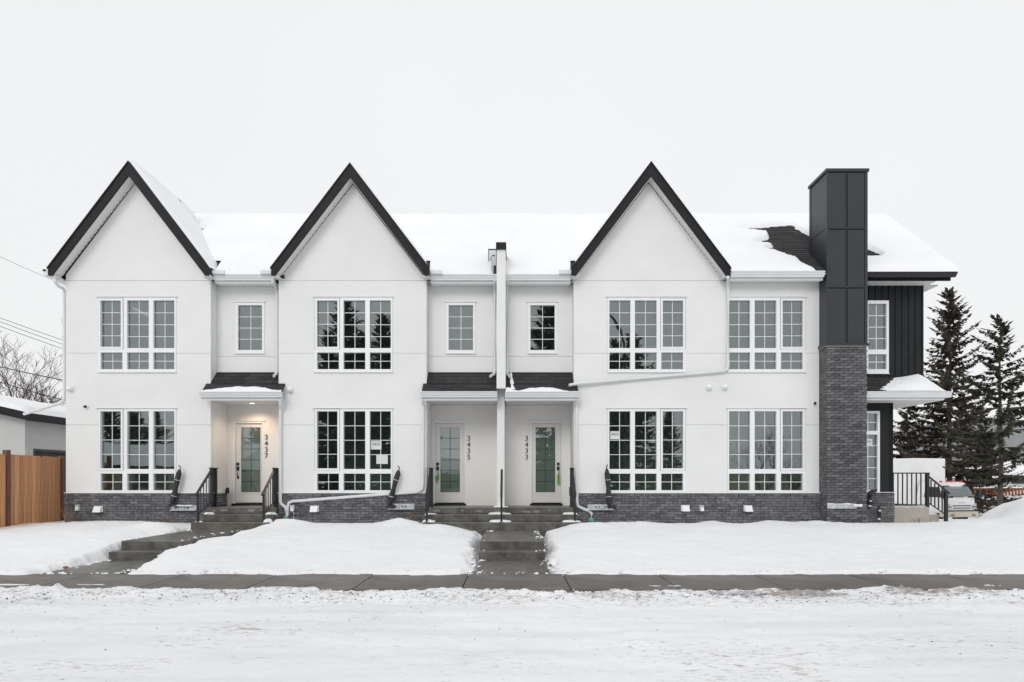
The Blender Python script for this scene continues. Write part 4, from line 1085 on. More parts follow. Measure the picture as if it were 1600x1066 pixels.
def railing(x, label, double=True):
    t = thing('stair_railing', label, 'railing', (x, 17, .48), group='black porch railings')
    yl, y1, y2 = 16.20, 16.94, 17.16
    zl, zu = 1.195, 1.785
    p = .024
    bx('post', RAIL, t, x - p, x + p, yl - p, yl + p, .498, zl)
    bx('post_foot', RAIL, t, x - .05, x + .05, yl - .05, yl + .05, .498, .508)
    if double:
        for y in (y1, y2):
            bx('post', RAIL, t, x - .032, x + .032, y - .032, y + .032, LAND, zu - .012)
            bx('post_foot', RAIL, t, x - .055, x + .055, y - .055, y + .055, LAND, LAND + .012)
        bx('cap_rail', RAIL, t, x - .045, x + .045, y1 - .06, y2 + .06, zu - .012, zu + .018, bevel=.004)
        bx('bottom_rail', RAIL, t, x - .014, x + .014, y1 + .032, y2 - .032, LAND + .09, LAND + .115)
        for k in range(1): bx('baluster', RAIL, t, x - .009, x + .009, y1 + .10, y1 + .118, LAND + .115, zu - .012)
    else: y1 = 16.72
    sl = (zu - .06 - zl) / (y1 - yl)
    def zt(y): return zl + (y - yl) * sl
    ye = yl - .10
    MB().hexa([(x - .028, ye, zt(ye)), (x + .028, ye, zt(ye)), (x + .028, y1 - .02, zt(y1)), (x - .028, y1 - .02, zt(y1))],
              [(x - .028, ye, zt(ye) + .035), (x + .028, ye, zt(ye) + .035), (x + .028, y1 - .02, zt(y1) + .035), (x - .028, y1 - .02, zt(y1) + .035)]).build('top_rail', RAIL, t)
    zb = lambda y: .66 + (y - yl) * (.95 - .66) / (16.94 - yl)
    MB().hexa([(x - .013, yl, zb(yl)), (x + .013, yl, zb(yl)), (x + .013, y1 - .02, zb(y1)), (x - .013, y1 - .02, zb(y1))],
              [(x - .013, yl, zb(yl) + .026), (x + .013, yl, zb(yl) + .026), (x + .013, y1 - .02, zb(y1) + .026), (x - .013, y1 - .02, zb(y1) + .026)]).build('bottom_rail', RAIL, t)
    n = 4 if double else 2
    for k in range(n):
        y = yl + (y1 - yl) * (k + 1) / (n + 1)
        MB().box(x - .009, x + .009, y - .009, y + .009, zb(y) + .02, zt(y) + .003).build('baluster', RAIL, t)
railing(-7.45, 'black metal stair railing on the left side of the steps to door 3437')
railing(-5.89, 'black metal stair railing on the right side of the steps to door 3437')
railing(-2.02, 'black metal stair railing on the left end of the shared steps')
railing(-.25, 'single black handrail in the middle of the shared steps', False)
railing(1.49, 'black metal stair railing on the right end of the shared steps')

# side porch of the corner unit
sp = thing('side_porch', 'beige concrete side porch with a step at the corner entrance', 'porch', (10.2, 17.6, .3))
bx('landing', BEIGE, sp, EX_L + .05, X(1452, 17.5), 17.5, 20.5, .1, .80, bevel=.01)
bx('step', BEIGE, sp, X(1452, 17.5) + .002, X(1475, 17.5), 17.7, 20.4, .1, .60, bevel=.01)
xs = np.arange(EX_L + .1, X(1450, 17.5), .03); vs_ = np.linspace(0, 1, 8); XX, VV = np.meshgrid(xs, vs_)
gridmesh('snow_cap', SNOW, XX, 17.5 + VV * .3, .797 + .03 * np.sin(np.clip(VV * 3, 0, 1.57)) * (1 + .3 * fbm(XX * 6, VV * 3, 161, 3)), sp)
XX, VV = np.meshgrid(np.arange(X(1453, 17.5), X(1474, 17.5), .03), vs_)
gridmesh('snow_cap', SNOW, XX, 17.7 + VV * .5, .597 + .05 * np.sin(np.clip(VV * 3, 0, 1.57)), sp)
rl = thing('porch_railing', 'black metal railing around the beige side porch', 'railing', (10.2, 17.55, .8))
yr_ = 17.56; xa, xb, xc = EX_L + .06, X(1449, yr_), X(1478, yr_)
zt_, zb_ = Z(738.5, yr_), Z(790, yr_)
bx('top_rail', RAIL, rl, xa, xb + .05, yr_ - .03, yr_ + .03, zt_ - .03, zt_)
bx('bottom_rail', RAIL, rl, xa, xb, yr_ - .014, yr_ + .014, zb_, zb_ + .025)
n = 8
for k in range(n):
    x = xa + (xb - xa) * (k + .6) / n; bx('baluster', RAIL, rl, x - .012, x + .012, yr_ - .012, yr_ + .012, zb_ + .025, zt_ - .03)
bx('post', RAIL, rl, xb - .035, xb + .035, yr_ - .035, yr_ + .035, .80, zt_ - .03)
bx('post', RAIL, rl, xc - .035, xc + .035, yr_ - .035, yr_ + .035, .40, Z(768, yr_))
zA, zB = Z(746, yr_), Z(768, yr_); zC, zD = Z(787, yr_), Z(804, yr_)
def slope_rail(x0, z0, x1, z1, t, w, nm): MB().hexa([(x0, yr_ - w, z0), (x1, yr_ - w, z1), (x1, yr_ + w, z1), (x0, yr_ + w, z0)], [(x0, yr_ - w, z0 + t), (x1, yr_ - w, z1 + t), (x1, yr_ + w, z1 + t), (x0, yr_ + w, z0 + t)]).build(nm, RAIL, rl)
slope_rail(xb + .036, zA, xc + .09, zB - (zA - zB) * .09 / (xc - xb), .035, .03, 'top_rail')
slope_rail(xb + .036, zC, xc - .036, zD, .026, .014, 'bottom_rail')
for k in range(4):
    u = (k + 1) / 5; x = xb + (xc - xb) * u; bx('baluster', RAIL, rl, x - .012, x + .012, yr_ - .012, yr_ + .012, zC + (zD - zC) * u + .02, zA + (zB - zA) * u)

# dry shrub stems by the wall
def dry_plant(x, y, z, h, n, label, seed):
    r = random.Random(seed); t = thing('dry_shrub', label, 'shrub', (x, y, z), group='dry leafless shrubs along the wall')
    for k in range(n):
        a = r.uniform(-.5, .5); b = r.uniform(-.3, .3); p0 = Vector((x + r.uniform(-.06, .06), y, z)); q = p0 + Vector((a * h * .5, b * .2, h * r.uniform(.3, .55))); e = q + Vector((a * h * .4 + r.uniform(-.05, .05), b * .2, h * r.uniform(.25, .5)))
        MB().tube([p0, q, e], [.007, .005, .003], 5).build('stem', STEM, t)
        MB().tube([q, q + Vector((r.uniform(-.12, .12), 0, r.uniform(.05, .15)))], [.004, .002], 4).build('stem', STEM, t)
dry_plant(X(110, 16.6), 16.6, .36, .62, 9, 'dry leafless shrub at the left house corner by the fence', 1)
dry_plant(X(262, 16.75), 16.75, .36, .30, 6, 'dry stems under the lower left window', 2)
dry_plant(X(640, 16.7), 16.7, .40, .36, 7, 'dry stems below the middle pipe bracket', 3)
dry_plant(X(1409 + 22, 16.8), 16.8, .36, .30, 4, 'dry twig in the snow before the beige side porch', 4)
m_ = MB(); clod(m_, P(103, 886.5, 11.35), .05, 5); tag(m_.build('dead_leaf', LEAFD), 'brown dead leaf on the snow left of the left walk', 'leaf')
m_ = MB(); clod(m_, P(860, 883, 11.5), .04, 6); tag(m_.build('dead_leaf', LEAFD), 'yellow dead leaf on the snow right of the middle walk', 'leaf')

# ================================================================== left: cedar fence, neighbour garage, bare trees, wires
fn = thing('cedar_fence', 'new cedar board fence with dark posts left of the house', 'fence', (-11.75, 17, .35))
def fpt(t): return Vector((-11.68 - .20 * t, 15.85 + 2.15 * t, 0))      # along the fence line
bd = MB().box(-.011, .011, 0, .150, 0, 1).mesh('board', CEDAR)
d_ = (fpt(1) - fpt(0)).normalized(); ang = math.atan2(-d_.x, d_.y)
L_ = (fpt(1) - fpt(0)).length
n = 13
for k in range(-6, n):
    t = (k * (L_ / n) + .04) / L_; p = fpt(t)
    if k == -1: continue
    o = link('board', bd, fn); o.location = (p.x, p.y, .30); o.rotation_euler = (0, 0, ang); o.scale = (1, (L_ / n) / .158, 1.79 + random.uniform(-.012, .012) - .0 * k)
for t, h in ((-.035, 2.19), (1.0, 2.13), (-.62, 2.19)):
    p = fpt(t); bx('post', POST, fn, p.x - .055, p.x + .055, p.y - .055, p.y + .055, .2, h)
for z in (.6, 1.3, 1.9):
    a, b = fpt(-.6), fpt(1)
    MB().hexa([(a.x - .06, a.y, z), (a.x - .02, a.y, z), (b.x - .02, b.y, z), (b.x - .06, b.y, z)], [(a.x - .06, a.y, z + .09), (a.x - .02, a.y, z + .09), (b.x - .02, b.y, z + .09), (b.x - .06, b.y, z + .09)]).build('rail', CEDAR, fn)

gy0 = 20.0; gx1 = X(39, gy0)
ng = thing('neighbour_garage', 'grey stucco garage with black eaves and snowy roof behind the fence', 'garage', (gx1 - 2.5, gy0 + 3, .3))
ez = Z(655, gy0)
gxl = gx1 - 6.0
k_ = .23
op = (20.35, 22.3, .9, Z(701.5, 20.5))
MB().prism_y([(gxl, .1), (gx1, .1), (gx1, ez), ((gxl + gx1) / 2, ez + 3 * k_), (gxl, ez)], gy0, gy0 + .15).build('wall', STONEGREY, ng)
# side wall with a recessed dark window opening
sw = MB()
for (a, b, c, d) in ((gy0 + .15, op[0], .1, ez), (op[1], 27, .1, ez), (op[0], op[1], .1, op[2]), (op[0], op[1], op[3], ez)): sw.box(gx1 - .15, gx1, a, b, c, d)
sw.build('wall', STONEGREY, ng)
wd = bx('window', HOLE, ng, gx1 - .16, gx1 - .10, op[0], op[1], op[2], op[3])
bx('window_frame', RAIL, wd, gx1 - .095, gx1 + .012, op[0] + .001, op[1], op[3] - .07, op[3] - .001); bx('window_frame', RAIL, wd, gx1 - .095, gx1 + .012, op[0] + .001, op[0] + .06, op[2], op[3] - .071)
ov = .35
zr0 = ez + 3 * k_
rfm = MB()
cxg = (gxl + gx1) / 2
for sg in (-1, 1):
    pts = [(cxg, zr0 + .22), (cxg + sg * (3 + ov), ez - ov * k_ + .22), (cxg + sg * (3 + ov), ez - ov * k_ + .0), (cxg, zr0)]
    rfm.prism_y(pts if sg < 0 else pts[::-1], gy0 - .30, 27.2)
gr_ = rfm.build('roof', DARK, ng)
for sg in (-1, 1):
    us = np.linspace(0, 3 + ov - .02, 40); vs_ = np.arange(gy0 - .27, 27.1, .12); UU, VV = np.meshgrid(us, vs_)
    ZZ = zr0 + .225 - UU * k_ + (.16 + .03 * fbm(UU, VV, 171, 3)) * sst(3 + ov + .02, 3.0, UU) * sst(gy0 - .30, gy0 - .05, VV)
    gridmesh('roof_snow', SNOW, (cxg + sg * UU)[:, ::sg], VV, ZZ[:, ::sg], gr_)

def bare_tree(base, h, spread, label, seed, depth=6, r0=.09, group='bare trees', multi=3, lean=0):
    r = random.Random(seed); t = thing('bare_tree', label, 'tree', base, group=group)
    tr_ = MB(); br = MB()
    base = Vector(base)
    def grow(p, d, L, rad, k, mb):
        n = 3; pts = [p]; rr = [rad]
        for i in range(n):
            d = (d + Vector((r.uniform(-.16, .16), r.uniform(-.16, .16), r.uniform(-.02, .12)))).normalized()
            p = p + d * (L / n); pts.append(p); rr.append(rad * (1 - .35 * (i + 1) / n))
        mb.tube(pts, rr, 6 if k > 3 else (4 if k > 1 else 3), cap=False)
        if k == 0: return
        for i in range(r.choice([2, 3, 3])):
            q = pts[r.choice([1, 2, 3, 3])]
            a = r.uniform(0, 6.283); sp_ = r.uniform(.35, .85) * spread
            nd = (d + Vector((math.cos(a) * sp_, math.sin(a) * sp_, r.uniform(-.12, .35)))).normalized()
            grow(q, nd, L * r.uniform(.62, .85), max(rr[-1] * .72, .0075), k - 1, br)
    for m_ in range(multi):
        a = r.uniform(0, 6.28)
        grow(base, Vector((math.cos(a) * .35 * spread + lean, math.sin(a) * .35, 1)).normalized(), h * .30, r0, depth - 1, tr_)
    tr_.build('trunk', TWIG, t, recalc=False); br.build('crown', TWIG, t, recalc=False)
    return t
bare_tree((X(20, 30), 30, .0), 9.2, 1.1, 'bare reddish tree leaning in from the left edge above the garage', 5, 7, .08, lean=-.25)
bare_tree((X(58, 27), 27, .2), 7.5, 1.3, 'low bare spreading tree right behind the garage roof', 9, 7, .055, multi=4)
for i, (p0, p1, r_, lab) in enumerate((((-40, 482, 30), (240, 578, 36), .012, 'upper overhead wire left of the house'), ((-40, 488, 30), (240, 585, 36), .012, 'middle overhead wire left of the house'),
        ((-40, 495, 30), (240, 592, 36), .012, 'lower of three parallel overhead wires left of the house'), ((-40, 564, 26), (240, 620, 30), .02, 'thick overhead cable crossing the bare trees'),
        ((-40, 585, 26), (200, 650, 30), .018, 'low overhead cable just above the garage roof'), ((-40, 383, 32), (200, 486, 36), .009, 'thin single wire high beside the left gable'))):
    a, b = P(*p0), P(*p1)
    pts = [a + (b - a) * u + Vector((0, 0, -.25 * 4 * u * (1 - u) * .3)) for u in (0, .25, .5, .75, 1)]
    tag(MB().tube(pts, r_, 5).build('overhead_wire', CABLE), lab, 'wire', 'overhead wires on the left')

# ================================================================== right: spruces, truck, far houses
def spruce_mesh(h, rad, seed, sparse=1.0, low=.12, needle=NEEDLE, big=1.0, droop=.25):
    r = random.Random(seed)
    tr_ = MB(); n = 12
    pts = [Vector((.02 * h * math.sin(i * .7 + seed) * .15, .0, h * i / n)) for i in range(n + 1)]
    tr_.tube(pts, [max(.012 * h * (1 - i / n) + .012, .012) for i in range(n + 1)], 8)
    cr = MB()
    def spray(p, d, L, wdt):
        side = d.cross(Vector((r.uniform(-.3, .3), r.uniform(-.3, .3), 1))).normalized()
        up = side.cross(d).normalized()
        e = p + d * L; tn = r.uniform(-.35, .35)
        w = side * wdt + up * r.uniform(-.4, .4) * wdt
        cr.add([p, p + d * L * .35 + w, e, p + d * L * .4 - w], [(0, 1, 2, 3)], tn)
    z = low * h
    while z < h * .985:
        u = (z - low * h) / (h * (1 - low))
        R = rad * (1 - u) ** .85 * (.55 + .45 * min(1, u * 6 + .35)) + .10
        nb = max(4, int(r.uniform(5, 8) * sparse))
        a0 = r.uniform(0, 6.28)
        for k in range(nb):
            if r.random() > .93 * min(1, sparse + .2): continue
            a = a0 + 6.283 * k / nb + r.uniform(-.35, .35); L = R * r.choice([r.uniform(.55, .8), r.uniform(.75, 1.08), r.uniform(.85, 1.25)])
            L *= .45 + 1.15 * float(vnoise(np.array([math.cos(a) * 1.4 + seed]), np.array([z * .9 / big + math.sin(a) * 1.4]), seed)[0])
            el = .45 * u - droop * (1 - u) + r.uniform(-.14, .14)
            d = Vector((math.cos(a) * math.cos(el), math.sin(a) * math.cos(el), math.sin(el)))
            p = Vector((0, 0, z + r.uniform(-.08, .08) * big))
            ns = max(4, int(L / (.105 * big)))
            bp = [p]
            for i in range(ns):
                d = (d + Vector((r.uniform(-.05, .05), r.uniform(-.05, .05), .045 * (i / ns)))).normalized()
                p = p + d * (L / ns); bp.append(p)
                f = (i + 1) / ns
                if f < .12: continue
                W = .30 * big * (1.15 - .75 * f) * min(1, .4 + L / 1.5)
                lat = d.cross(Vector((0, 0, 1))).normalized()
                for sgn in (-1, 1):
                    if r.random() < .14: continue
                    dd = (d * r.uniform(.5, .9) + lat * sgn * r.uniform(.5, 1) + Vector((0, 0, r.uniform(-.5, .12)))).normalized()
                    spray(p, dd, W * r.uniform(.8, 1.5), .075 * big * r.uniform(.7, 1.4))
                for _ in range(r.choice([1, 2])):
                    dd = (d * .5 + Vector((r.uniform(-.3, .3), r.uniform(-.3, .3), -r.uniform(.4, .9)))).normalized()
                    spray(p, dd, W * r.uniform(.6, 1.2), .075 * big * r.uniform(.8, 1.4))
            spray(p, d, .30 * big, .07 * big)
            tr_.tube([bp[0], bp[len(bp) // 2], bp[-1]], [.012 * L + .006, .008 * L + .004, .003], 4, cap=False)
        z += r.uniform(.16, .30) * big * (1.15 - .5 * u)
    for k in range(10): spray(Vector((0, 0, h * .985 - .03 * k)), Vector((r.uniform(-.5, .5), r.uniform(-.5, .5), 1)).normalized(), .3 * big, .03 * big)
    return tr_.mesh('trunk', BARK, recalc=False), cr.mesh('crown', needle, recalc=False)
def place_spruce(ms, loc, label, scale=1, rot=0, group=None):
    t = thing('spruce_tree', label, 'tree', loc, rot, group); t.scale = (scale, scale, scale)
    for nm, me in zip(('trunk', 'crown'), ms):
        o = bpy.data.objects.new(nm, me); COL.objects.link(o); o.parent = t
    return t
def top(px, py, Y, gz): return Z(py, Y) - gz
gA = -.8
msA = spruce_mesh(top(1482, 452, 45, gA), 3.9, 21, .92, .06, NEEDLE_B, 1.45, .18)
place_spruce(msA, (X(1484, 45), 45, gA), 'tallest dense spruce behind the white truck', 1, .4, 'spruces at the right')
msB = spruce_mesh(top(1559, 497, 30, -.6), 3.3, 33, .62, .22, NEEDLE, 1.05, .12)
place_spruce(msB, (X(1563, 30), 30, -.6), 'sparse spruce with bare lower trunk at the right edge', 1, 2.1, 'spruces at the right')
msC = spruce_mesh(7.6, 3.0, 45, .85, .05, NEEDLE_B, 1.3, .2)
place_spruce(msC, (X(1418, 47), 47, gA), 'shorter dark spruce behind the truck box', 1.05, 1, 'spruces at the right')
place_spruce(msC, (X(1535, 52), 52, gA), 'low dark spruce between the two tall spruces', .98, 3, 'spruces at the right')

# ---- box truck
TA = math.radians(17); TZ = -.80
TR = thing('box_truck', 'white cab-over box truck parked beyond the side porch', 'truck', (X(1501, 36), 36, TZ), TA)
TM = Matrix.Translation(TR.location) @ Matrix.Rotation(TA, 4, 'Z')
def tp(mb, name, m, bevel=0, parent=None, smooth=False):
    me = mb.mesh(name, m, bevel=bevel, smooth=smooth); o = bpy.data.objects.new(name, me); COL.objects.link(o); o.parent = parent or TR; return o
W = 1.03
# cab body: lofted cross sections from bumper line to roof
secz = [(.55, -.02, 1.75, W - .02), (.95, -.06, 1.75, W), (1.30, -.03, 1.75, W), (1.95, .30, 1.72, W - .07), (2.14, .42, 1.68, W - .14), (2.20, .62, 1.55, W - .30)]
mb = MB()
ring = []
for z, yf, yb, w in secz:
    c = .10
    ring.append([(-w, yb, z), (-w, yf + c * 1.4, z), (-w + c, yf + .02, z), (-w * .4, yf - .02, z), (w * .4, yf - .02, z), (w - c, yf + .02, z), (w, yf + c * 1.4, z), (w, yb, z)])
nr = len(ring[0]); vs_ = [v for r in ring for v in r]; fs = []
for j in range(len(ring) - 1):
    for i in range(nr): fs.append((j * nr + i, j * nr + (i + 1) % nr, (j + 1) * nr + (i + 1) % nr, (j + 1) * nr + i))
fs.append(tuple(range(nr - 1, -1, -1))); fs.append(tuple(range((len(ring) - 1) * nr, len(ring) * nr)))
cab = tp(mb.add(vs_, fs), 'cab', TRUCKW, smooth=False)
def fwd(z):
    for a, b in zip(secz, secz[1:]):
        if a[0] <= z <= b[0]: u = (z - a[0]) / (b[0] - a[0]); return a[1] + (b[1] - a[1]) * u, a[3] + (b[3] - a[3]) * u
ya, wa = fwd(1.36); yb_, wb = fwd(2.0)
tp(MB().hexa([(-wa + .03, ya - .012, 1.36), (wa - .03, ya - .012, 1.36), (wa - .06, ya + .03, 1.36), (-wa + .06, ya + .03, 1.36)], [(-wb + .08, yb_ - .02, 2.0), (wb - .08, yb_ - .02, 2.0), (wb - .1, yb_ + .03, 2.0), (-wb + .1, yb_ + .03, 2.0)]), 'windshield_seal', BLACK, parent=cab)
tp(MB().hexa([(-wa + .09, ya - .030, 1.42), (wa - .09, ya - .030, 1.42), (wa - .09, ya - .018, 1.42), (-wa + .09, ya - .018, 1.42)], [(-wb + .13, yb_ - .058, 1.95), (wb - .13, yb_ - .058, 1.95), (wb - .13, yb_ - .045, 1.95), (-wb + .13, yb_ - .045, 1.95)]), 'windshield', TGLASS)
for sg in (-1, 1):
    q = [(sg * (W + .006), .22, 1.38), (sg * (W + .006), 1.30, 1.38), (sg * (W - .058), 1.25, 1.92), (sg * (W - .055), .42, 1.92)]
    q2 = [(x - sg * .02, y, z) for x, y, z in q]
    d = tp(MB().hexa(q if sg > 0 else q[::-1], q2 if sg > 0 else q2[::-1]), 'side_window', BLACK)
    tp(MB().box(sg * W + (.001 if sg > 0 else -.012), sg * W + (.012 if sg > 0 else -.001), .20, 1.36, .62, 1.33), 'door', TRUCKW)
    tp(MB().box(min(sg * (W + .10), sg * (W + .30)), max(sg * (W + .10), sg * (W + .30)), -.10, .02, 1.32, 1.78), 'mirror', BLACK, bevel=.03)
    tp(MB().tube([(sg * W, .25, 1.85), (sg * (W + .2), -.03, 1.72), (sg * (W + .2), -.03, 1.4), (sg * W, .2, 1.3)], .015, 6), 'mirror_arm', BLACK)
    tp(MB().hexa([(sg * (W - .28) if sg > 0 else -W + .02, -.085, .78), (sg * (W - .02) if sg > 0 else -W + .28, -.07, .78), (sg * (W - .02) if sg > 0 else -W + .28, .05, .78), (sg * (W - .28) if sg > 0 else -W + .02, .05, .78)],
                 [(sg * (W - .22) if sg > 0 else -W + .02, -.085, 1.02), (sg * (W - .02) if sg > 0 else -W + .22, -.07, 1.06), (sg * (W - .02) if sg > 0 else -W + .22, .05, 1.06), (sg * (W - .22) if sg > 0 else -W + .02, .05, 1.02)]), 'headlight', GALV)
    tp(MB().box(sg * .72 - .10, sg * .72 + .10, -.175, -.155, .40, .50), 'fog_light', BLACK)
    tp(MB().tube([(sg * .72, -.17, .45), (sg * .72, -.185, .45)], .042, 10), 'fog_lens', CREAM)
    tp(MB().box(sg * W - .30 if sg > 0 else -W + .02, sg * W - .02 if sg > 0 else -W + .30, -.10, -.055, .86, .90), 'vent_slot', BLACK)
tp(MB().box(-.62, .62, -.093, -.07, .92, .965), 'grille_slot', BLACK)
tp(MB().box(-.56, .56, -.098, -.07, .80, .835), 'grille_slot', BLACK)
tp(MB().box(-.92, .92, -.10, -.02, .66, .70), 'grille_slot', BLACK)
tp(MB().box(-W - .03, W + .03, -.16, .35, .34, .63), 'bumper', CREAM, bevel=.03)
tp(MB().box(-.24, .24, -.092, -.085, 1.085, 1.12), 'badge', GALV)
tp(MB().box(.62, .80, -.090, -.083, 1.24, 1.27), 'badge', GALV)
for sg in (-1, 1): tp(MB().tube([(sg * .15 + .3, -.075, 1.385), (sg * .15 + .55 * sg, -.03, 1.45)], .012, 5), 'wiper', BLACK)
for x in (-.72, -.30, 0, .30, .72): tp(MB().box(x - .05, x + .05, .52, .60, 2.18, 2.255), 'marker_light', AMBER, bevel=.01)
tp(MB().box(-1.14, 1.14, 1.85, 6.6, .95, 3.50), 'cargo_box', TRUCKW, bevel=.09)
tp(MB().box(-.42, .42, .6, 6.5, .55, .95), 'chassis', TYRE)
for y in (.75, 5.2):
    for sg in (-1, 1):
        w_ = tp(MB().tube([(sg * .72, y, .39), (sg * .98, y, .39)], .39, 20), 'wheel', TYRE)
        tp(MB().tube([(sg * .97, y, .39), (sg * .99, y, .39)], .22, 16), 'rim', GALV, parent=w_)

# ---- far right: hedge, red fence, garage, grey building
hd = thing('hedge', 'dark leafless hedge with snow at the foot of the right spruce', 'hedge', (X(1570, 46), 46, gA))
mb = MB(); r = random.Random(4); sn = MB()
for i in range(2600):
    x = r.uniform(X(1524, 46), X(1660, 46)); y = 46 + r.uniform(-.4, .4); z = gA + .5 + r.uniform(0, .62) + .1 * math.sin(x * 2)
    a = r.uniform(0, 6.28); d = Vector((math.cos(a), math.sin(a) * .5, r.uniform(.2, 1.2))).normalized() * r.uniform(.08, .2); w = Vector((-d.z, .02, d.x)) * .35
    p = Vector((x, y, z)); mb.add([p, p + d * .5 + w, p + d, p + d * .5 - w], [(0, 1, 2, 3)])
    if r.random() < .05: clod(sn, (x, y - .1, gA + 1.1 + r.uniform(-.1, .12)), r.uniform(.07, .13), i)
mb.build('twigs', HEDGE, hd, recalc=False); tag(sn.build('snow', SNOW, hd), kind='stuff')
rfn = thing('far_fence', 'red-brown picket fence behind the hedge on the right', 'fence', (X(1570, 50), 50, gA))
pk = MB().box(-.06, .06, -.015, .015, 0, .95).mesh('picket', REDFENCE)
x = X(1522, 50)
while x < X(1640, 50): o = link('picket', pk, rfn); o.location = (x, 50, gA + .75); x += .235
for z in (.85, 1.55): bx('rail', REDFENCE, rfn, X(1522, 50), X(1640, 50), 50.02, 50.08, gA + z, gA + z + .14)
bx('snow', SNOW, rfn, X(1522, 50), X(1640, 50), 49.97, 50.05, gA + 1.70, gA + 1.78)
fg = thing('far_garage', 'low white garage with a snow covered roof behind the red fence', 'garage', (X(1590, 58), 58, gA))
bx('wall', STONEGREY, fg, X(1543, 58), X(1700, 58), 58, 64, gA, Z(746, 58))
for q in ((1545, 1553), (1580, 1600)): bx('window', HOLE, fg, X(q[0], 58), X(q[1], 58), 57.97, 57.99, Z(756, 58), Z(748.5, 58))
MB().prism_y([(X(1538, 57.5), Z(749, 57.5)), (X(1705, 57.5), Z(749, 57.5)), (X(1705, 57.5), Z(744, 57.5)), (X(1640, 57.5), Z(716, 57.5)), (X(1538, 57.5), Z(746, 57.5))], 57.5, 65).build('roof', SNOW, fg)
fb = thing('far_building', 'plain grey building far behind the right spruces', 'building', (X(1600, 85), 85, gA))
bx('wall', GREYWALL, fb, X(1512, 85), X(1720, 85), 85, 100, gA, Z(655, 85))
MB().prism_y([(X(1508, 84.5), Z(656, 84.5)), (X(1730, 84.5), Z(656, 84.5)), (X(1730, 84.5), Z(640, 84.5)), (X(1600, 84.5), Z(640, 84.5))], 84.5, 101).build('roof', SNOW, fb)
for i, (px_, Y_, h_, s_) in enumerate(((1440, 62, 5.5, 61), (1500, 66, 6, 62), (1415, 60, 4.6, 63))):
    bare_tree((X(px_, Y_), Y_, gA), h_, 1.2, ['bare tree far behind the truck box', 'bare tree far behind the truck cab', 'low bare tree beside the house corner in the distance'][i], s_, 5, .10, 'bare trees behind the truck')

# ================================================================== across the road, behind the viewer (seen mirrored in the glass)
def RV(px, py, Ya): return (X(px, Ya), 34 - Ya, Z(py, Ya))       # a point that mirrors at px,py in the front windows
gB = -.12
msR = spruce_mesh(12.0, 3.3, 77, 1.25, .06, NEEDLE, 1.5, .2)
for i, (px_, py_, Ya, w_) in enumerate(((540, 462, 46, 1), (598, 490, 44, 1), (512, 520, 48, 1), (566, 520, 50, 1), (866, 425, 45, 1), (962, 532, 47, 1), (990, 520, 50, 1), (1045, 640, 52, 1), (165, 590, 60, 1), (205, 612, 62, 1), (240, 640, 64, 1), (100, 560, 62, 1), (395, 640, 60, 1))):
    x_, y_, z_ = RV(px_, py_, Ya)
    place_spruce(msR, (x_, y_, gB), ['tallest spruce mirrored in the upper middle window', 'pointed spruce mirrored at the right of the upper middle window', 'spruce mirrored at the left of the upper middle window', 'spruce mirrored low in the upper middle window',
        'big spruce mirrored in the small window right of the party wall', 'spruce mirrored beside the street lamp in the right gable window', 'spruce mirrored behind the street lamp', 'small spruce mirrored in the lower right gable window',
        'spruce mirrored in the lower left window', 'second spruce mirrored in the lower left window', 'small spruce mirrored at the right of the lower left window', 'spruce mirrored at the left edge of the lower left window', 'spruce mirrored in the glass of door 3437'][i],
        (z_ - gB) / 12.0, i * 1.3, 'spruces across the road')
bare_tree((*RV(1192, 760, 52)[:2], gB), 6.9, 1.25, 'bare tree across the road mirrored in the lower right window', 88, 6, .10, 'bare trees across the road', multi=3)
bare_tree((*RV(1240, 760, 58)[:2], gB), 5.5, 1.25, 'smaller bare tree across the road mirrored at the right edge of the glass', 89, 5, .10, 'bare trees across the road', multi=3)
nb_ = thing('bungalow', 'tan bungalow with a snowy roof across the road mirrored in the lower left window', 'house', (-29, -14, gB))
bx('wall', TAN, nb_, -38, -20.5, -22, -14, gB, 2.3)
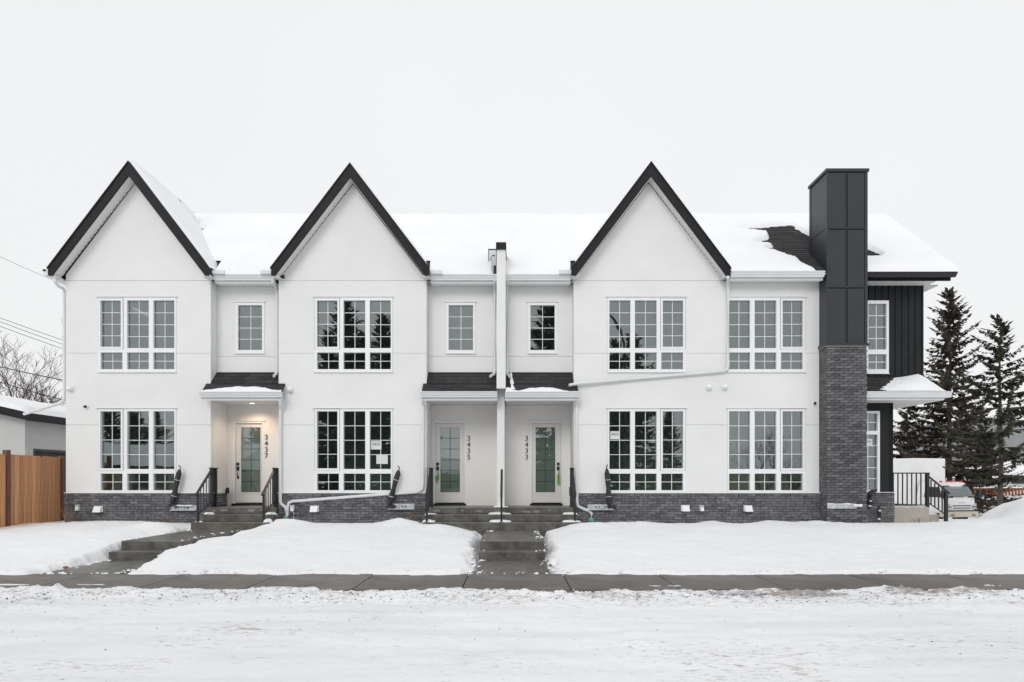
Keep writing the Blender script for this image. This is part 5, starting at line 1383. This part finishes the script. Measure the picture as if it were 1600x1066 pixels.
for a_, b_ in ((-36, -34.2), (-31, -29.2), (-26.6, -24.2)): w_ = bx('window', HOLE, nb_, a_, b_, -13.99, -13.95, .9, 2.0); bx('window_frame', WHITE, w_, a_ - .06, b_ + .06, -13.985, -13.96, 2.0, 2.08)
MB().prism_x([(-13.3, 2.25), (-22.7, 2.25), (-22.7, 2.5), (-18, 4.3), (-13.3, 2.5)], -38.6, -19.8).build('roof', SNOW, nb_)
bx('fascia', DARK, nb_, -38.6, -19.8, -13.28, -13.2, 2.2, 2.45)
nb2 = thing('bungalow', 'dark-roofed house across the road mirrored behind the bare tree', 'house', (20, -24, gB))
bx('wall', TAN, nb2, 12, 30, -34, -26, gB, 2.2)
MB().prism_x([(-25.4, 2.15), (-34.6, 2.15), (-34.6, 2.4), (-30, 4.0), (-25.4, 2.4)], 11.5, 30.5).build('roof', SNOW, nb2)
sh_ = thing('shed', 'snow-roofed shed across the road mirrored in door 3435', 'shed', (-4, -16, gB))
bx('wall', TAN, sh_, -9, 4, -20, -15, gB, 2.0); bx('window', HOLE, sh_, -5, -3, -14.99, -14.95, .8, 1.7)
MB().prism_x([(-14.6, 1.95), (-20.4, 1.95), (-20.4, 2.15), (-17.5, 3.2), (-14.6, 2.15)], -9.5, 4.5).build('roof', SNOW, sh_)
x_, y_, z_ = RV(976, 545, 41)
lp = thing('street_lamp', 'curved grey street lamp across the road mirrored in the upper right gable window', 'street lamp', (x_, y_, gB))
zt2 = Z(489, 41)
arc = [Vector((x_ + .1, y_, gB)), Vector((x_ + .08, y_, 5)), Vector((x_, y_, zt2 - 2.2))]
for k in range(1, 9):
    a = math.pi * k / 10; arc.append(Vector((x_ - .55 * (1 - math.cos(a)) - .02, y_, zt2 - 2.2 + 2.2 * math.sin(a * .62 + .0) if k < 8 else zt2 - .15)))
MB().tube(arc, [.11, .10, .09] + [.085] * 8, 10).build('pole', PIPE, lp, smooth=True)
e_ = arc[-1]; MB().box(e_.x - .55, e_.x, y_ - .12, y_ + .12, e_.z - .12, e_.z + .04).build('lamp_head', GALV, lp, bevel=.03)
